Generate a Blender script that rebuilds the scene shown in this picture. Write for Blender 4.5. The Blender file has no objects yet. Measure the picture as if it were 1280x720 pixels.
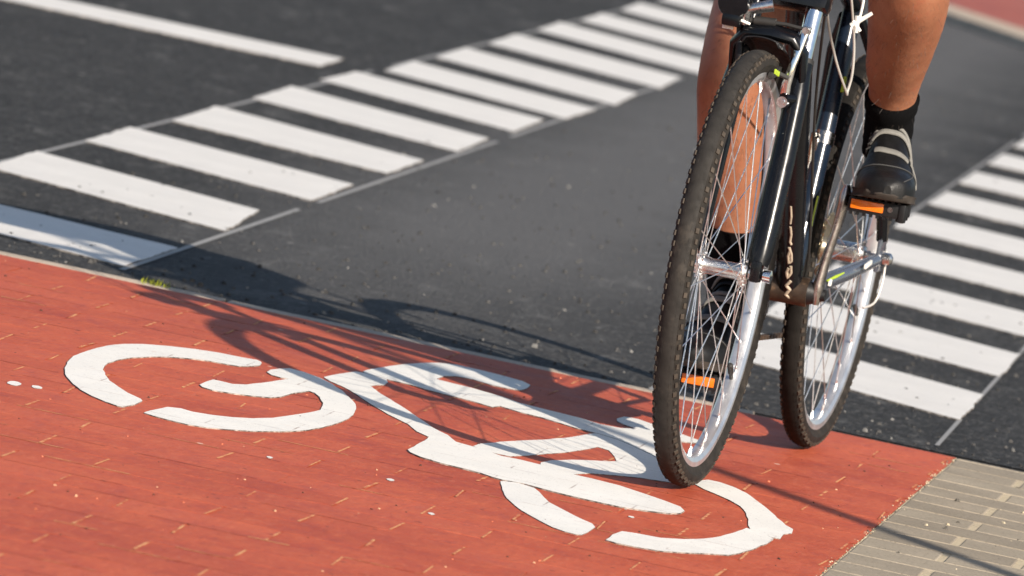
import bpy, bmesh, math, random
from mathutils import Vector, Matrix
random.seed(7)
D = bpy.data
scene = bpy.context.scene
COL = scene.collection
PI = math.pi
V = Vector

# ------------------------------------------------------------------ helpers
class MB:
    def __init__(s): s.v = []; s.f = []; s.m = []
    def add(s, vs, fs, mi=0):
        o = len(s.v); s.v += [tuple(v) for v in vs]
        s.f += [tuple(i + o for i in f) for f in fs]; s.m += [mi] * len(fs)
    def tube(s, pts, r, n=12, caps=True, closed=False, flat=1.0, ref=None, mi=0):
        pts = [V(p) for p in pts]; N = len(pts)
        rs = [r] * N if isinstance(r, (int, float)) else list(r)
        tans = []
        for i in range(N):
            if closed: t = pts[(i + 1) % N] - pts[i - 1]
            else: t = pts[min(i + 1, N - 1)] - pts[max(i - 1, 0)]
            tans.append(t.normalized())
        a = V(ref) if ref else (V((0, 0, 1)) if abs(tans[0].z) < .9 else V((1, 0, 0)))
        nrm = (a - tans[0] * a.dot(tans[0])).normalized()
        vs = []
        for i in range(N):
            if ref: nrm = (V(ref) - tans[i] * V(ref).dot(tans[i])).normalized()
            else: nrm = (nrm - tans[i] * nrm.dot(tans[i])).normalized()
            b = tans[i].cross(nrm)
            for k in range(n):
                q = 2 * PI * k / n
                vs.append(pts[i] + (nrm * math.cos(q) + b * math.sin(q) * flat) * rs[i])
        fs = []
        for i in range(N if closed else N - 1):
            j = (i + 1) % N
            for k in range(n):
                l = (k + 1) % n
                fs.append((i * n + k, i * n + l, j * n + l, j * n + k))
        if caps and not closed:
            fs.append(tuple(reversed(range(n)))); fs.append(tuple((N - 1) * n + k for k in range(n)))
        s.add(vs, fs, mi)
    def box(s, c, size, rot=None, bev=0.0, mi=0):
        bm = bmesh.new(); bmesh.ops.create_cube(bm, size=1)
        for v in bm.verts: v.co = V((v.co.x * size[0], v.co.y * size[1], v.co.z * size[2]))
        if bev: bmesh.ops.bevel(bm, geom=bm.edges[:], offset=bev, segments=2, profile=.6, affect='EDGES')
        M = rot if rot else Matrix.Identity(3)
        bm.verts.index_update()
        s.add([M @ v.co + V(c) for v in bm.verts], [[v.index for v in f.verts] for f in bm.faces], mi)
        bm.free()
    def lathe(s, prof, o, ax, n=24, closed=False, mi=0, start=None):
        # prof: (along axis, radius)
        ax = V(ax).normalized(); a = V(start) if start else (V((0, 0, 1)) if abs(ax.z) < .9 else V((1, 0, 0)))
        a = (a - ax * a.dot(ax)).normalized(); b = ax.cross(a); o = V(o); N = len(prof); vs = []
        for k in range(n):
            q = 2 * PI * k / n; d = a * math.cos(q) + b * math.sin(q)
            for h, r in prof: vs.append(o + ax * h + d * r)
        fs = []
        for k in range(n):
            l = (k + 1) % n
            for i in range(N if closed else N - 1):
                j = (i + 1) % N
                fs.append((k * N + i, l * N + i, l * N + j, k * N + j))
        s.add(vs, fs, mi)
    def prism(s, poly, z0, z1, mi=0, mi_side=None, bev=0):
        bm = bmesh.new()
        vs = [bm.verts.new((p[0], p[1], z1)) for p in poly]
        f = bm.faces.new(vs)
        if f.normal.z < 0: f.normal_flip()
        bm.faces.ensure_lookup_table()
        bmesh.ops.triangulate(bm, faces=[f])
        top = [[v.index for v in g.verts] for g in bm.faces]
        bm.verts.index_update()
        top = [[v.index for v in g.verts] for g in bm.faces]
        co = [v.co.copy() for v in bm.verts]; bm.free()
        s.add(co, top, mi)
        n = len(poly)
        area = sum(poly[i][0] * poly[(i + 1) % n][1] - poly[(i + 1) % n][0] * poly[i][1] for i in range(n))
        side = []; vv = [(p[0], p[1], z1) for p in poly] + [(p[0], p[1], z0) for p in poly]
        for i in range(n):
            j = (i + 1) % n
            side.append((i, i + n, j + n, j) if area > 0 else (j, j + n, i + n, i))
        s.add(vv, side, mi if mi_side is None else mi_side)
    def build(s, name, mats, parent=None, smooth=35, mw=None):
        me = D.meshes.new(name); me.from_pydata(s.v, [], s.f)
        if not isinstance(mats, (list, tuple)): mats = [mats]
        for m in mats: me.materials.append(m)
        if len(mats) > 1: me.polygons.foreach_set('material_index', s.m)
        me.validate(); me.update()
        if smooth:
            me.shade_smooth(); me.set_sharp_from_angle(angle=math.radians(smooth))
        o = D.objects.new(name, me); COL.objects.link(o)
        if parent: o.parent = parent
        if mw is not None: o.matrix_world = mw
        return o

def tag(o, label=None, cat=None, group=None, kind=None):
    if label: o['label'] = label
    if cat: o['category'] = cat
    if group: o['group'] = group
    if kind: o['kind'] = kind
    return o
def empty(name, mw):
    o = D.objects.new(name, None); o.empty_display_size = .1; COL.objects.link(o); o.matrix_world = mw; return o
def copy_tree(o, parent=None):
    c = o.copy(); COL.objects.link(c)
    if parent: c.parent = parent
    for ch in list(o.children): copy_tree(ch, c)
    return c

# ------------------------------------------------------------------ materials
def lin(c): return tuple((x / 12.92 if x <= .04045 else ((x + .055) / 1.055) ** 2.4) for x in c)
class NT:
    def __init__(s, name):
        s.mat = D.materials.new(name); s.mat.use_nodes = True
        s.t = s.mat.node_tree; s.n = s.t.nodes; s.b = s.n['Principled BSDF']
        s.tc = s.n.new('ShaderNodeTexCoord')
    def link(s, a, b): s.t.links.new(a, b)
    def noise(s, scale, detail=4, rough=.55, vec=None, mp=None):
        t = s.n.new('ShaderNodeTexNoise'); t.inputs['Scale'].default_value = scale
        t.inputs['Detail'].default_value = detail; t.inputs['Roughness'].default_value = rough
        src = vec or s.tc.outputs['Object']
        if mp:
            m = s.n.new('ShaderNodeMapping'); m.inputs['Scale'].default_value = mp[0]
            m.inputs['Rotation'].default_value = mp[1] if len(mp) > 1 else (0, 0, 0)
            s.link(src, m.inputs['Vector']); src = m.outputs['Vector']
        s.link(src, t.inputs['Vector']); return t.outputs['Fac']
    def ramp(s, f, stops):
        r = s.n.new('ShaderNodeValToRGB'); e = r.color_ramp.elements
        while len(e) < len(stops): e.new(.5)
        for i, (p, c) in enumerate(stops):
            e[i].position = p
            e[i].color = (c, c, c, 1) if isinstance(c, (int, float)) else (*c[:3], 1)
        s.link(f, r.inputs['Fac']); return r.outputs['Color']
    def mix(s, f, a, b, mode='MIX'):
        m = s.n.new('ShaderNodeMix'); m.data_type = 'RGBA'; m.blend_type = mode
        for sock, val in ((m.inputs[0], f), (m.inputs[6], a), (m.inputs[7], b)):
            if isinstance(val, (int, float)): sock.default_value = val
            elif isinstance(val, tuple): sock.default_value = (*val[:3], 1)
            else: s.link(val, sock)
        return m.outputs[2]
    def math(s, op, a, b=0.0):
        m = s.n.new('ShaderNodeMath'); m.operation = op
        for sock, val in ((m.inputs[0], a), (m.inputs[1], b)):
            if isinstance(val, (int, float)): sock.default_value = val
            else: s.link(val, sock)
        return m.outputs[0]
    def bump(s, h, strength=.3, dist=.002, prev=None):
        b = s.n.new('ShaderNodeBump'); b.inputs['Strength'].default_value = strength
        b.inputs['Distance'].default_value = dist; s.link(h, b.inputs['Height'])
        if prev: s.link(prev, b.inputs['Normal'])
        s.link(b.outputs['Normal'], s.b.inputs['Normal']); return b.outputs['Normal']
    def set(s, **k):
        for a, v in k.items():
            sock = s.b.inputs[a.replace('_', ' ')]
            if hasattr(v, 'is_linked') or hasattr(v, 'links'): s.link(v, sock)
            else: sock.default_value = (*v, 1) if isinstance(v, tuple) and len(v) == 3 else v
        return s.mat

def simple(name, col, rough=.5, metal=0, spec=.5, var=.25, vs=30, bump=0, bs=200, coat=0, dirt=None):
    m = NT(name)
    f = m.noise(vs, 5, .6)
    lo = tuple(c * (1 - var) for c in col); hi = tuple(min(1, c * (1 + var)) for c in col)
    c = m.ramp(f, [(.3, lo), (.7, hi)])
    if dirt:
        g = m.noise(dirt[1], 6, .65); k = m.ramp(g, [(dirt[2], 0.0), (dirt[2] + .18, 1.0)])
        c = m.mix(k, c, dirt[0])
    r = m.ramp(m.noise(vs * 2.3, 4, .6), [(.3, max(0, rough - .08)), (.7, min(1, rough + .1))])
    m.set(Base_Color=c, Roughness=r, Metallic=metal, Specular_IOR_Level=spec, Coat_Weight=coat, Coat_Roughness=.08)
    if bump: m.bump(m.noise(bs, 4, .6), .5, bump)
    return m.mat

M = {}
DUST = (.30, .24, .18)
M['frame_paint'] = simple('black_gloss_paint', (.004, .0045, .006), .22, 0, .32, .2, 20)
M['navy_paint'] = simple('navy_gloss_paint', (.008, .014, .026), .24, 0, .4, .2, 20, coat=.1)
M['black_plastic'] = simple('black_plastic', (.008, .008, .009), .45, 0, .35, bump=.0003, bs=500)
M['black_rubber'] = simple('black_rubber', (.018, .017, .016), .6, bump=.0003, bs=400)
M['chrome'] = simple('polished_steel', (.82, .83, .84), .12, 1, .5, .06, 60)
M['alloy'] = simple('brushed_alloy', (.66, .66, .65), .28, 1, .5, .12, 80, dirt=((.25, .17, .10), 60, .60))
M['dark_alloy'] = simple('dark_alloy', (.30, .29, .28), .25, 1, .5, .12, 60)
M['spoke'] = simple('spoke_steel', (.80, .80, .80), .36, 1, .5, .1, 100, dirt=((.45, .35, .25), 30, .66))
M['chain'] = simple('rusty_chain_steel', (.09, .06, .042), .55, .6, .5, .4, 200)
M['cog'] = simple('cassette_steel', (.50, .42, .28), .35, 1, .5, .2, 90)
M['lime'] = simple('lime_plastic', (.34, .46, .03), .45, 0, .5, .1)
M['cream'] = simple('cream_lettering', (.40, .33, .25), .6, 0, .5, .2, 60)
M['white_plastic'] = simple('white_plastic', (.75, .74, .70), .4, 0, .5, .1)
M['cable'] = simple('grey_cable_sheath', (.55, .53, .50), .35, .3, .5, .1)
M['amber'] = simple('amber_reflector', (.72, .16, .006), .22, 0, .6, .08, 300, coat=.4)
M['brown_shell'] = simple('dirty_bottom_bracket', (.035, .022, .014), .5, .2, .5, .5, 60, bump=.0005, bs=150, dirt=((.16, .10, .06), 50, .55))

def tyre_mat():
    m = NT('tyre_rubber')
    f = m.noise(60, 6, .65)
    c = m.ramp(f, [(.32, (.012, .011, .010)), (.58, (.026, .023, .020)), (.80, (.060, .048, .037))])
    m.set(Base_Color=c, Roughness=.8, Specular_IOR_Level=.15)
    m.bump(m.noise(700, 3, .6), .4, .0006); return m.mat
M['tyre'] = tyre_mat()
M['tread_rear'] = simple('shaded_tread_rubber', (.012, .011, .010), .85, 0, .12, .4, 45, bump=.0006, bs=500)  # rear tread: shade put into the colour, darker than the front
M['tread'] = simple('worn_tread_rubber', (.021, .019, .017), .8, 0, .3, .4, 45, bump=.0006, bs=500, dirt=((.055, .047, .038), 25, .58))
M['lug'] = simple('dusty_lug_rubber', (.050, .040, .031), .8, 0, .3, .4, 60)
def rim_mat():
    m = NT('rim_aluminium')
    c = m.ramp(m.noise(25, 6, .65), [(.3, (.60, .61, .63)), (.62, (.74, .75, .77)), (.80, (.46, .42, .38))])
    m.set(Base_Color=c, Roughness=m.ramp(m.noise(40, 5, .6), [(.3, .26), (.7, .44)]), Metallic=.85)
    m.bump(m.noise(300, 3, .5), .15, .0003); return m.mat
M['rim'] = rim_mat()

def skin_mat():
    m = NT('tanned_skin')
    c = m.ramp(m.noise(9, 6, .65), [(.3, (.22, .080, .040)), (.7, (.37, .160, .090))])
    c = m.mix(m.ramp(m.noise(38, 5, .7), [(.56, 0.0), (.74, .5)]), c, (.34, .092, .050))
    c = m.mix(m.ramp(m.noise(160, 3, .6), [(.62, 0.0), (.72, .35)]), c, (.17, .06, .03))
    g = m.ramp(m.noise(420, 2, .5), [(.60, 0.0), (.75, .35)])
    c = m.mix(g, c, (.22, .075, .035))
    m.set(Base_Color=c, Roughness=.5, Specular_IOR_Level=.35, Subsurface_Weight=.12, Subsurface_Scale=.012)
    m.b.inputs['Subsurface Radius'].default_value = (1, .35, .2)
    b1 = m.bump(m.noise(26, 4, .6), .35, .006); m.bump(m.noise(420, 4, .6), .4, .0008, b1); return m.mat
M['skin'] = skin_mat()
def knit(name, col):
    m = NT(name)
    w = m.n.new('ShaderNodeTexWave'); w.inputs['Scale'].default_value = 260; w.inputs['Distortion'].default_value = 1.5
    m.link(m.tc.outputs['Object'], w.inputs['Vector'])
    c = m.mix(m.noise(60, 4), tuple(x * .7 for x in col), tuple(x * 1.3 for x in col))
    m.set(Base_Color=c, Roughness=.9, Specular_IOR_Level=.08); m.bump(w.outputs['Fac'], .5, .0008); return m.mat
M['sock'] = knit('black_sock_knit', (.004, .004, .0045))
M['cloth'] = knit('dark_cloth', (.03, .035, .05))
M['leather'] = simple('black_shoe_leather', (.0065, .0065, .007), .45, 0, .28, .4, 40, bump=.0012, bs=120)
M['strap'] = simple('grey_strap_webbing', (.17, .165, .15), .6, 0, .4, .15, 120, bump=.0006, bs=500)
M['strap_dark'] = simple('dark_stitching', (.045, .045, .045), .6)
M['sole'] = simple('worn_shoe_sole', (.035, .028, .023), .75, 0, .3, .4, 50, bump=.001, bs=160)
M['lamp_steel'] = simple('galvanised_steel', (.4, .41, .42), .45, .8, .5, .15, 15)

# plan outlines of the painted marks, in metres on the ground
SYM = {
    'A': [(-0.3761, 13.3087), (-0.3836, 13.3275), (-0.4115, 13.3215), (-0.4480, 13.3217), (-0.4868, 13.3033), (-0.5278, 13.2695), (-0.5676, 13.2204), (-0.5937, 13.1655), (-0.6150, 13.0929), (-0.6282, 13.0240), (-0.6424, 12.9263), (-0.6536, 12.8359), (-0.6557, 12.7324), (-0.6537, 12.6389), (-0.6463, 12.5578), (-0.6372, 12.4970), (-0.6255, 12.4421), (-0.6088, 12.3823), (-0.5883, 12.3311), (-0.5639, 12.2882), (-0.5455, 12.2642), (-0.5379, 12.2642), (-0.5236, 12.3280), (-0.5152, 12.3990), (-0.5188, 12.4223), (-0.5420, 12.4689), (-0.5611, 12.5240), (-0.5777, 12.5852), (-0.5903, 12.6553), (-0.5979, 12.7206), (-0.6004, 12.7807), (-0.5977, 12.8355), (-0.5865, 12.9083), (-0.5689, 12.9849), (-0.5412, 13.0592), (-0.5119, 13.1132), (-0.4813, 13.1494), (-0.4528, 13.1675), (-0.4268, 13.1703), (-0.4074, 13.1763), (-0.3924, 13.2037), (-0.3765, 13.2498), (-0.3735, 13.2900)],
    'B': [(-0.5046, 12.2455), (-0.4763, 12.3842), (-0.4572, 12.3997), (-0.4379, 12.3866), (-0.4076, 12.3972), (-0.3779, 12.4186), (-0.3490, 12.4593), (-0.3208, 12.5195), (-0.2937, 12.6111), (-0.2721, 12.6955), (-0.2561, 12.7667), (-0.2558, 12.8767), (-0.2639, 12.9560), (-0.2753, 12.9976), (-0.2840, 13.0125), (-0.3077, 12.9268), (-0.3233, 12.8451), (-0.3372, 12.8018), (-0.3645, 12.7732), (-0.3953, 12.7534), (-0.4266, 12.7450), (-0.4432, 12.7595), (-0.4495, 12.7853), (-0.4444, 12.8373), (-0.4333, 12.8984), (-0.4189, 12.8983), (-0.4023, 12.8894), (-0.3815, 12.9215), (-0.3592, 12.9922), (-0.3401, 13.0698), (-0.3218, 13.1331), (-0.3364, 13.1301), (-0.3500, 13.1424), (-0.3606, 13.1711), (-0.3569, 13.2188), (-0.3426, 13.2650), (-0.3276, 13.2990), (-0.3039, 13.2864), (-0.2756, 13.2429), (-0.2537, 13.1874), (-0.2343, 13.1112), (-0.2182, 13.0299), (-0.2074, 12.9556), (-0.2038, 12.8839), (-0.2045, 12.7893), (-0.2121, 12.6979), (-0.2299, 12.5883), (-0.2511, 12.4943), (-0.2727, 12.4179), (-0.3008, 12.3560), (-0.3405, 12.2894), (-0.3751, 12.2472), (-0.4039, 12.2158), (-0.4337, 12.2054), (-0.4647, 12.2162), (-0.4899, 12.2300)],
    'C': [(-0.2702, 13.2707), (-0.2537, 13.3547), (-0.2242, 13.4588), (-0.2127, 13.4651), (-0.1733, 13.4393), (-0.1678, 13.3931), (-0.1733, 13.3384), (-0.1945, 13.2794), (-0.1752, 13.1960), (-0.1385, 13.0743), (-0.1091, 12.9578), (-0.0801, 12.8434), (-0.0528, 12.7739), (-0.0348, 12.6882), (-0.0636, 12.6997), (-0.0841, 12.6999), (-0.1027, 12.7399), (-0.1177, 12.8176), (-0.1316, 12.8525), (-0.1525, 12.9052), (-0.1741, 12.9731), (-0.1924, 13.0327), (-0.2114, 13.1080), (-0.2373, 13.1873), (-0.2585, 13.2273)],
    'D': [(-0.1067, 12.4516), (-0.0969, 12.5429), (-0.0866, 12.6209), (-0.0810, 12.6907), (-0.0642, 12.7225), (-0.0381, 12.6938), (0.0004, 12.6653), (0.0328, 12.6228), (0.0642, 12.6226), (0.0958, 12.6084), (0.1276, 12.5802), (0.1496, 12.5633), (0.1779, 12.5576), (0.2217, 12.5379), (0.2592, 12.4935), (0.2903, 12.4521), (0.3150, 12.4138), (0.3201, 12.3689), (0.3147, 12.3276), (0.2962, 12.2930), (0.2625, 12.2693), (0.2229, 12.2537), (0.1801, 12.2593), (0.1464, 12.2674), (0.1095, 12.2836), (0.0755, 12.3052), (0.0419, 12.3001), (0.0263, 12.3135), (0.0075, 12.3350), (-0.0236, 12.3487), (-0.0547, 12.3623), (-0.0863, 12.3895), (-0.1027, 12.4222)],
    'E': [(0.0404, 12.2836), (0.0441, 12.1812), (0.0539, 12.0754), (0.0685, 11.9957), (0.0875, 11.9249), (0.1061, 11.8699), (0.1244, 11.8252), (0.1423, 11.8054), (0.1601, 11.7955), (0.1682, 11.8043), (0.1772, 11.8545), (0.1873, 11.9323), (0.1823, 11.9696), (0.1543, 12.0297), (0.1332, 12.0872), (0.1170, 12.1328), (0.1078, 12.1860), (0.0997, 12.2418), (0.0912, 12.2811), (0.0632, 12.3079)],
    'F': [(0.2042, 11.7976), (0.2126, 11.8742), (0.2271, 11.9441), (0.2479, 11.9540), (0.2837, 11.9563), (0.3196, 11.9991), (0.3498, 12.0549), (0.3745, 12.1269), (0.3965, 12.2156), (0.4158, 12.3082), (0.4188, 12.3055), (0.4400, 12.2840), (0.4577, 12.2362), (0.4443, 12.1498), (0.4282, 12.0724), (0.4030, 11.9681), (0.3846, 11.9129), (0.3606, 11.8856), (0.3249, 11.8387), (0.2835, 11.7947), (0.2483, 11.7851), (0.2189, 11.7853)],
    'G': [(0.3400, 12.7768), (0.3484, 12.8490), (0.3614, 12.8810), (0.3807, 12.8779), (0.4028, 12.8457), (0.4214, 12.7935), (0.4364, 12.7218), (0.4541, 12.6283), (0.4683, 12.5306), (0.4796, 12.4563), (0.4898, 12.4208), (0.4873, 12.3640), (0.4744, 12.3291), (0.4671, 12.2573), (0.4534, 12.2547), (0.4400, 12.2840), (0.4219, 12.3054), (0.4194, 12.3537), (0.4210, 12.4360), (0.4181, 12.5116), (0.4097, 12.5922), (0.3945, 12.6484), (0.3728, 12.6938), (0.3541, 12.7309)],
    'H': [(-0.2151, 13.4843), (-0.2005, 13.5484), (-0.1646, 13.6916), (-0.1270, 13.8043), (-0.1011, 13.8647), (-0.0674, 13.8983), (-0.0257, 13.8878), (0.0161, 13.8672), (0.0476, 13.8433), (0.0620, 13.8029), (0.0594, 13.7462), (0.0468, 13.6834), (0.0231, 13.6737), (-0.0008, 13.6772), (-0.0356, 13.7105), (-0.0628, 13.7074), (-0.0822, 13.6680), (-0.0938, 13.5929), (-0.0733, 13.5830), (-0.0323, 13.5633), (0.0157, 13.5242), (0.0502, 13.4759), (0.0839, 13.4597), (0.1176, 13.4435), (0.1512, 13.4274), (0.1849, 13.3955), (0.2182, 13.3952), (0.2448, 13.4362), (0.2246, 13.4618), (0.2144, 13.4938), (0.2126, 13.5356), (0.2242, 13.5905), (0.2478, 13.5968), (0.2783, 13.5512), (0.3052, 13.5124), (0.3485, 13.4513), (0.3466, 13.4006), (0.3182, 13.3724), (0.2946, 13.2110), (0.2846, 13.0412), (0.2520, 13.1319), (0.2190, 13.2084), (0.1859, 13.2395), (0.1727, 13.2457), (0.1462, 13.2583), (0.1194, 13.2864), (0.0859, 13.3178), (0.0525, 13.3336), (0.0187, 13.3652), (0.0062, 13.3246), (-0.0276, 13.3562), (-0.0680, 13.3753), (-0.1018, 13.3913), (-0.1361, 13.4232), (-0.1731, 13.4330), (-0.2093, 13.4619)],
    'I': [(-0.0013, 12.7449), (0.0288, 12.8310), (0.0657, 12.9212), (0.1001, 13.0008), (0.1315, 13.0844), (0.1473, 13.1357), (0.1728, 13.2303), (0.2185, 13.3168), (0.2716, 13.2915), (0.2946, 13.2110), (0.3071, 12.9637), (0.3129, 12.7426), (0.2843, 12.7257), (0.2527, 12.7145), (0.2211, 12.6863), (0.1960, 12.6582), (0.1772, 12.6415), (0.1495, 12.5773), (0.1214, 12.5691), (0.0958, 12.6084), (0.0952, 12.6505), (0.1134, 12.7127), (0.1444, 12.7782), (0.1758, 12.8271), (0.2012, 12.8588), (0.2139, 12.8879), (0.2110, 12.9508), (0.2019, 13.0239), (0.1839, 13.0420), (0.1619, 12.9648), (0.1339, 12.8680), (0.1060, 12.7958), (0.0784, 12.7215), (0.0480, 12.6508), (0.0259, 12.6538), (0.0165, 12.6510), (-0.0096, 12.6908), (-0.0015, 12.7563)],
}
LEFT = [
    [(-1.0720, 15.2622), (-0.6160, 15.0568), (-0.6806, 14.4979), (-1.0238, 14.7103)],
    [(-0.9945, 16.5588), (-0.5200, 16.2083), (-0.5555, 15.5986), (-1.0447, 15.9662)],
    [(-0.8724, 17.6510), (-0.3702, 17.2996), (-0.4337, 16.6853), (-0.9304, 17.0528)],
    [(-0.7423, 18.7526), (-0.2488, 18.3572), (-0.3138, 17.7818), (-0.8056, 18.0611)],
    [(-0.6181, 19.8943), (-0.1232, 19.4478), (-0.1835, 18.8258), (-0.6838, 19.2262)],
    [(-0.4944, 20.8864), (-0.0040, 20.4859), (-0.0702, 19.8441), (-0.5664, 20.3176)],
    [(-0.3717, 21.7516), (0.1226, 21.2767), (0.0489, 20.6748), (-0.4305, 21.1480)],
    [(-0.2564, 22.7853), (0.2305, 22.2827), (0.1718, 21.5908), (-0.3218, 22.1037)],
    [(-0.1331, 23.9096), (0.3537, 23.4031), (0.2927, 22.6917), (-0.1990, 23.1829)],
    [(-0.0151, 24.9923), (0.4734, 24.4232), (0.4113, 23.7438), (-0.0774, 24.3229)],
    [(0.1076, 25.9593), (0.5949, 25.4182), (0.5324, 24.7431), (0.0441, 25.3003)],
    [(0.2293, 27.0650), (0.7155, 26.4583), (0.6526, 25.7463), (0.1651, 26.3691)],
    [(0.3558, 28.1356), (0.8394, 27.5128), (0.7744, 26.8038), (0.2913, 27.5106)],
]
POLE = (2.58, 9.80, -.004)
SUN_E, SKY_E, EXPO, FSTOP = 4.6, .075, .76, 10.5
# ------------------------------------------------------------------ ground frame: K = corner of kerb and lane edge, u along the kerb, v along the lane
KX, KY = .802, 14.0286
TH = math.radians(-7.55)
U_ = V((math.cos(TH), math.sin(TH))); V_ = V((-math.sin(TH), math.cos(TH)))
def uv(a, b, z=0): q = U_ * a + V_ * b; return V((KX + q.x, KY + q.y, z))
GROT = Matrix.Translation((KX, KY, 0)) @ Matrix.Rotation(TH, 4, 'Z')     # object frame of paving and road

def asphalt(name, lo, hi, wear=True):
    m = NT(name)
    fine = m.noise(130, 4, .75); mid = m.noise(30, 5, .6); big = m.noise(1.3, 4, .6)
    c = m.ramp(big, [(.28, lo), (.72, hi)])
    # aggregate: dark pits, pale grit
    c = m.mix(m.ramp(fine, [(.36, .75), (.50, 0.0)]), c, (.012, .012, .012))
    vo = m.n.new('ShaderNodeTexVoronoi'); vo.inputs['Scale'].default_value = 95; m.link(m.tc.outputs['Object'], vo.inputs['Vector'])
    grit = m.ramp(vo.outputs['Color'], [(.80, 0.0), (.86, .65)])
    rim = m.ramp(vo.outputs['Distance'], [(.30, 1.0), (.42, 0.0)])
    c = m.mix(m.math('MULTIPLY', grit, rim), c, (.17, .165, .155))
    mo = m.noise(20, 5, .7, mp=((.6, 1, 1),)); c = m.mix(m.ramp(mo, [(.52, 0.0), (.70, .5)]), c, (.10, .097, .093)); c = m.mix(m.ramp(mo, [(.30, .55), (.46, 0.0)]), c, (.018, .0175, .017))
    sg = m.noise(85, 4, .8, mp=((1, .22, 1),)); c = m.mix(m.ramp(sg, [(.53, 0.0), (.68, .55)]), c, (.125, .121, .116)); c = m.mix(m.ramp(sg, [(.32, .65), (.46, 0.0)]), c, (.014, .0138, .0135))
    # pale scuffs drawn out along the crossing
    sc = m.noise(9, 6, .7, mp=((1.0, .28, 1), (0, 0, .12)))
    sm = m.ramp(sc, [(.56, 0.0), (.68, .5)])
    c = m.mix(m.math('MULTIPLY', sm, m.ramp(mid, [(.40, 0.0), (.54, 1.0)])), c, (.185, .182, .176))
    if wear:    # dusty wheel-worn strip between the two rows of painted blocks
        sx = m.n.new('ShaderNodeSeparateXYZ'); m.link(m.tc.outputs['Object'], sx.inputs[0])
        d = m.math('ABSOLUTE', m.math('ADD', sx.outputs['X'], m.math('ADD', m.math('MULTIPLY', sx.outputs['Y'], .02), 1.15)))
        d = m.math('ADD', d, m.math('MULTIPLY', m.noise(2.2, 3), .35))
        w = m.ramp(d, [(.32, 1.0), (.80, 0.0)])
        far = m.ramp(m.math('MULTIPLY', m.math('ADD', sx.outputs['Y'], m.math('MULTIPLY', big, 1.6)), .16), [(.12, 0.25), (.55, 1.0)])
        c = m.mix(m.math('MULTIPLY', w, m.math('MULTIPLY', far, .80)), c, (.112, .110, .110))
    # small pale chips of stone and paint pressed into the surface
    v2 = m.n.new('ShaderNodeTexVoronoi'); v2.inputs['Scale'].default_value = 7.5; m.link(m.tc.outputs['Object'], v2.inputs['Vector'])
    wob = m.math('ADD', v2.outputs['Distance'], m.math('MULTIPLY', m.noise(60, 2), .10))
    spot = m.math('MULTIPLY', m.ramp(wob, [(.095, 1.0), (.12, 0.0)]), m.ramp(v2.outputs['Color'], [(.46, 0.0), (.5, 1.0)]))
    c = m.mix(m.math('MULTIPLY', spot, .75), c, (.30, .29, .27))
    m.set(Base_Color=c, Roughness=m.ramp(mid, [(.3, .80), (.7, .95)]), Specular_IOR_Level=.22)
    h = m.math('ADD', m.math('MULTIPLY', fine, .6), m.math('ADD', m.math('MULTIPLY', vo.outputs['Distance'], -.7), m.math('MULTIPLY', mid, .5)))
    m.bump(h, .8, .006); return m.mat
M['asphalt'] = asphalt('worn_asphalt', (.021, .0205, .0205), (.038, .037, .037))
M['asphalt_plain'] = asphalt('plain_asphalt', (.030, .029, .0285), (.05, .049, .048), False)

def red_paint(name, base=(.455, .080, .034)):
    m = NT(name)
    big = m.noise(2.2, 5, .6); smear = m.noise(18, 7, .72, mp=((.9, .6, 1),)); fine = m.noise(120, 4, .65)
    lo = (base[0] * .80, base[1] * .74, base[2] * .78); hi = (base[0] * 1.10, base[1] * 1.22, base[2] * 1.2)
    c = m.ramp(big, [(.3, lo), (.7, hi)])
    c = m.mix(m.ramp(smear, [(.42, 0.0), (.72, .55)]), c, (.54, .135, .065))
    c = m.mix(m.ramp(smear, [(.24, .60), (.43, 0.0)]), c, (.27, .045, .030))
    gr = m.noise(75, 4, .75, mp=((1, .33, 1),)); c = m.mix(m.ramp(gr, [(.54, 0.0), (.70, .45)]), c, (.56, .16, .080)); c = m.mix(m.ramp(gr, [(.30, .55), (.44, 0.0)]), c, (.30, .050, .030))
    # grey scuffs where the coat has thinned, dark crumbs, pale crumbs
    sc = m.noise(7, 7, .75, mp=((.5, 1.6, 1),)); c = m.mix(m.ramp(sc, [(.66, 0.0), (.80, .30)]), c, (.34, .24, .20))
    v2 = m.n.new('ShaderNodeTexVoronoi'); v2.inputs['Scale'].default_value = 26; m.link(m.tc.outputs['Object'], v2.inputs['Vector'])
    wob = m.math('ADD', v2.outputs['Distance'], m.math('MULTIPLY', m.noise(130, 2), .16))
    dark = m.math('MULTIPLY', m.ramp(wob, [(.15, 1.0), (.20, 0.0)]), m.ramp(v2.outputs['Color'], [(.60, 0.0), (.64, 1.0)]))
    c = m.mix(m.math('MULTIPLY', dark, .7), c, (.06, .02, .016))
    v3 = m.n.new('ShaderNodeTexVoronoi'); v3.inputs['Scale'].default_value = 9.0; m.link(m.tc.outputs['Object'], v3.inputs['Vector'])
    wob = m.math('ADD', v3.outputs['Distance'], m.math('MULTIPLY', m.noise(90, 2), .08))
    pale = m.math('MULTIPLY', m.ramp(wob, [(.075, 1.0), (.09, 0.0)]), m.ramp(v3.outputs['Color'], [(.55, 0.0), (.58, 1.0)]))
    c = m.mix(m.math('MULTIPLY', pale, .8), c, (.68, .56, .46))
    m.set(Base_Color=c, Roughness=m.ramp(smear, [(.3, .55), (.7, .75)]), Specular_IOR_Level=.25)
    h = m.math('ADD', m.math('MULTIPLY', smear, .7), m.math('ADD', m.math('MULTIPLY', fine, .25), m.math('MULTIPLY', m.noise(40, 4), .45)))
    m.bump(h, .9, .0045); return m.mat
M['red_paint'] = red_paint('red_road_paint')
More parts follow.
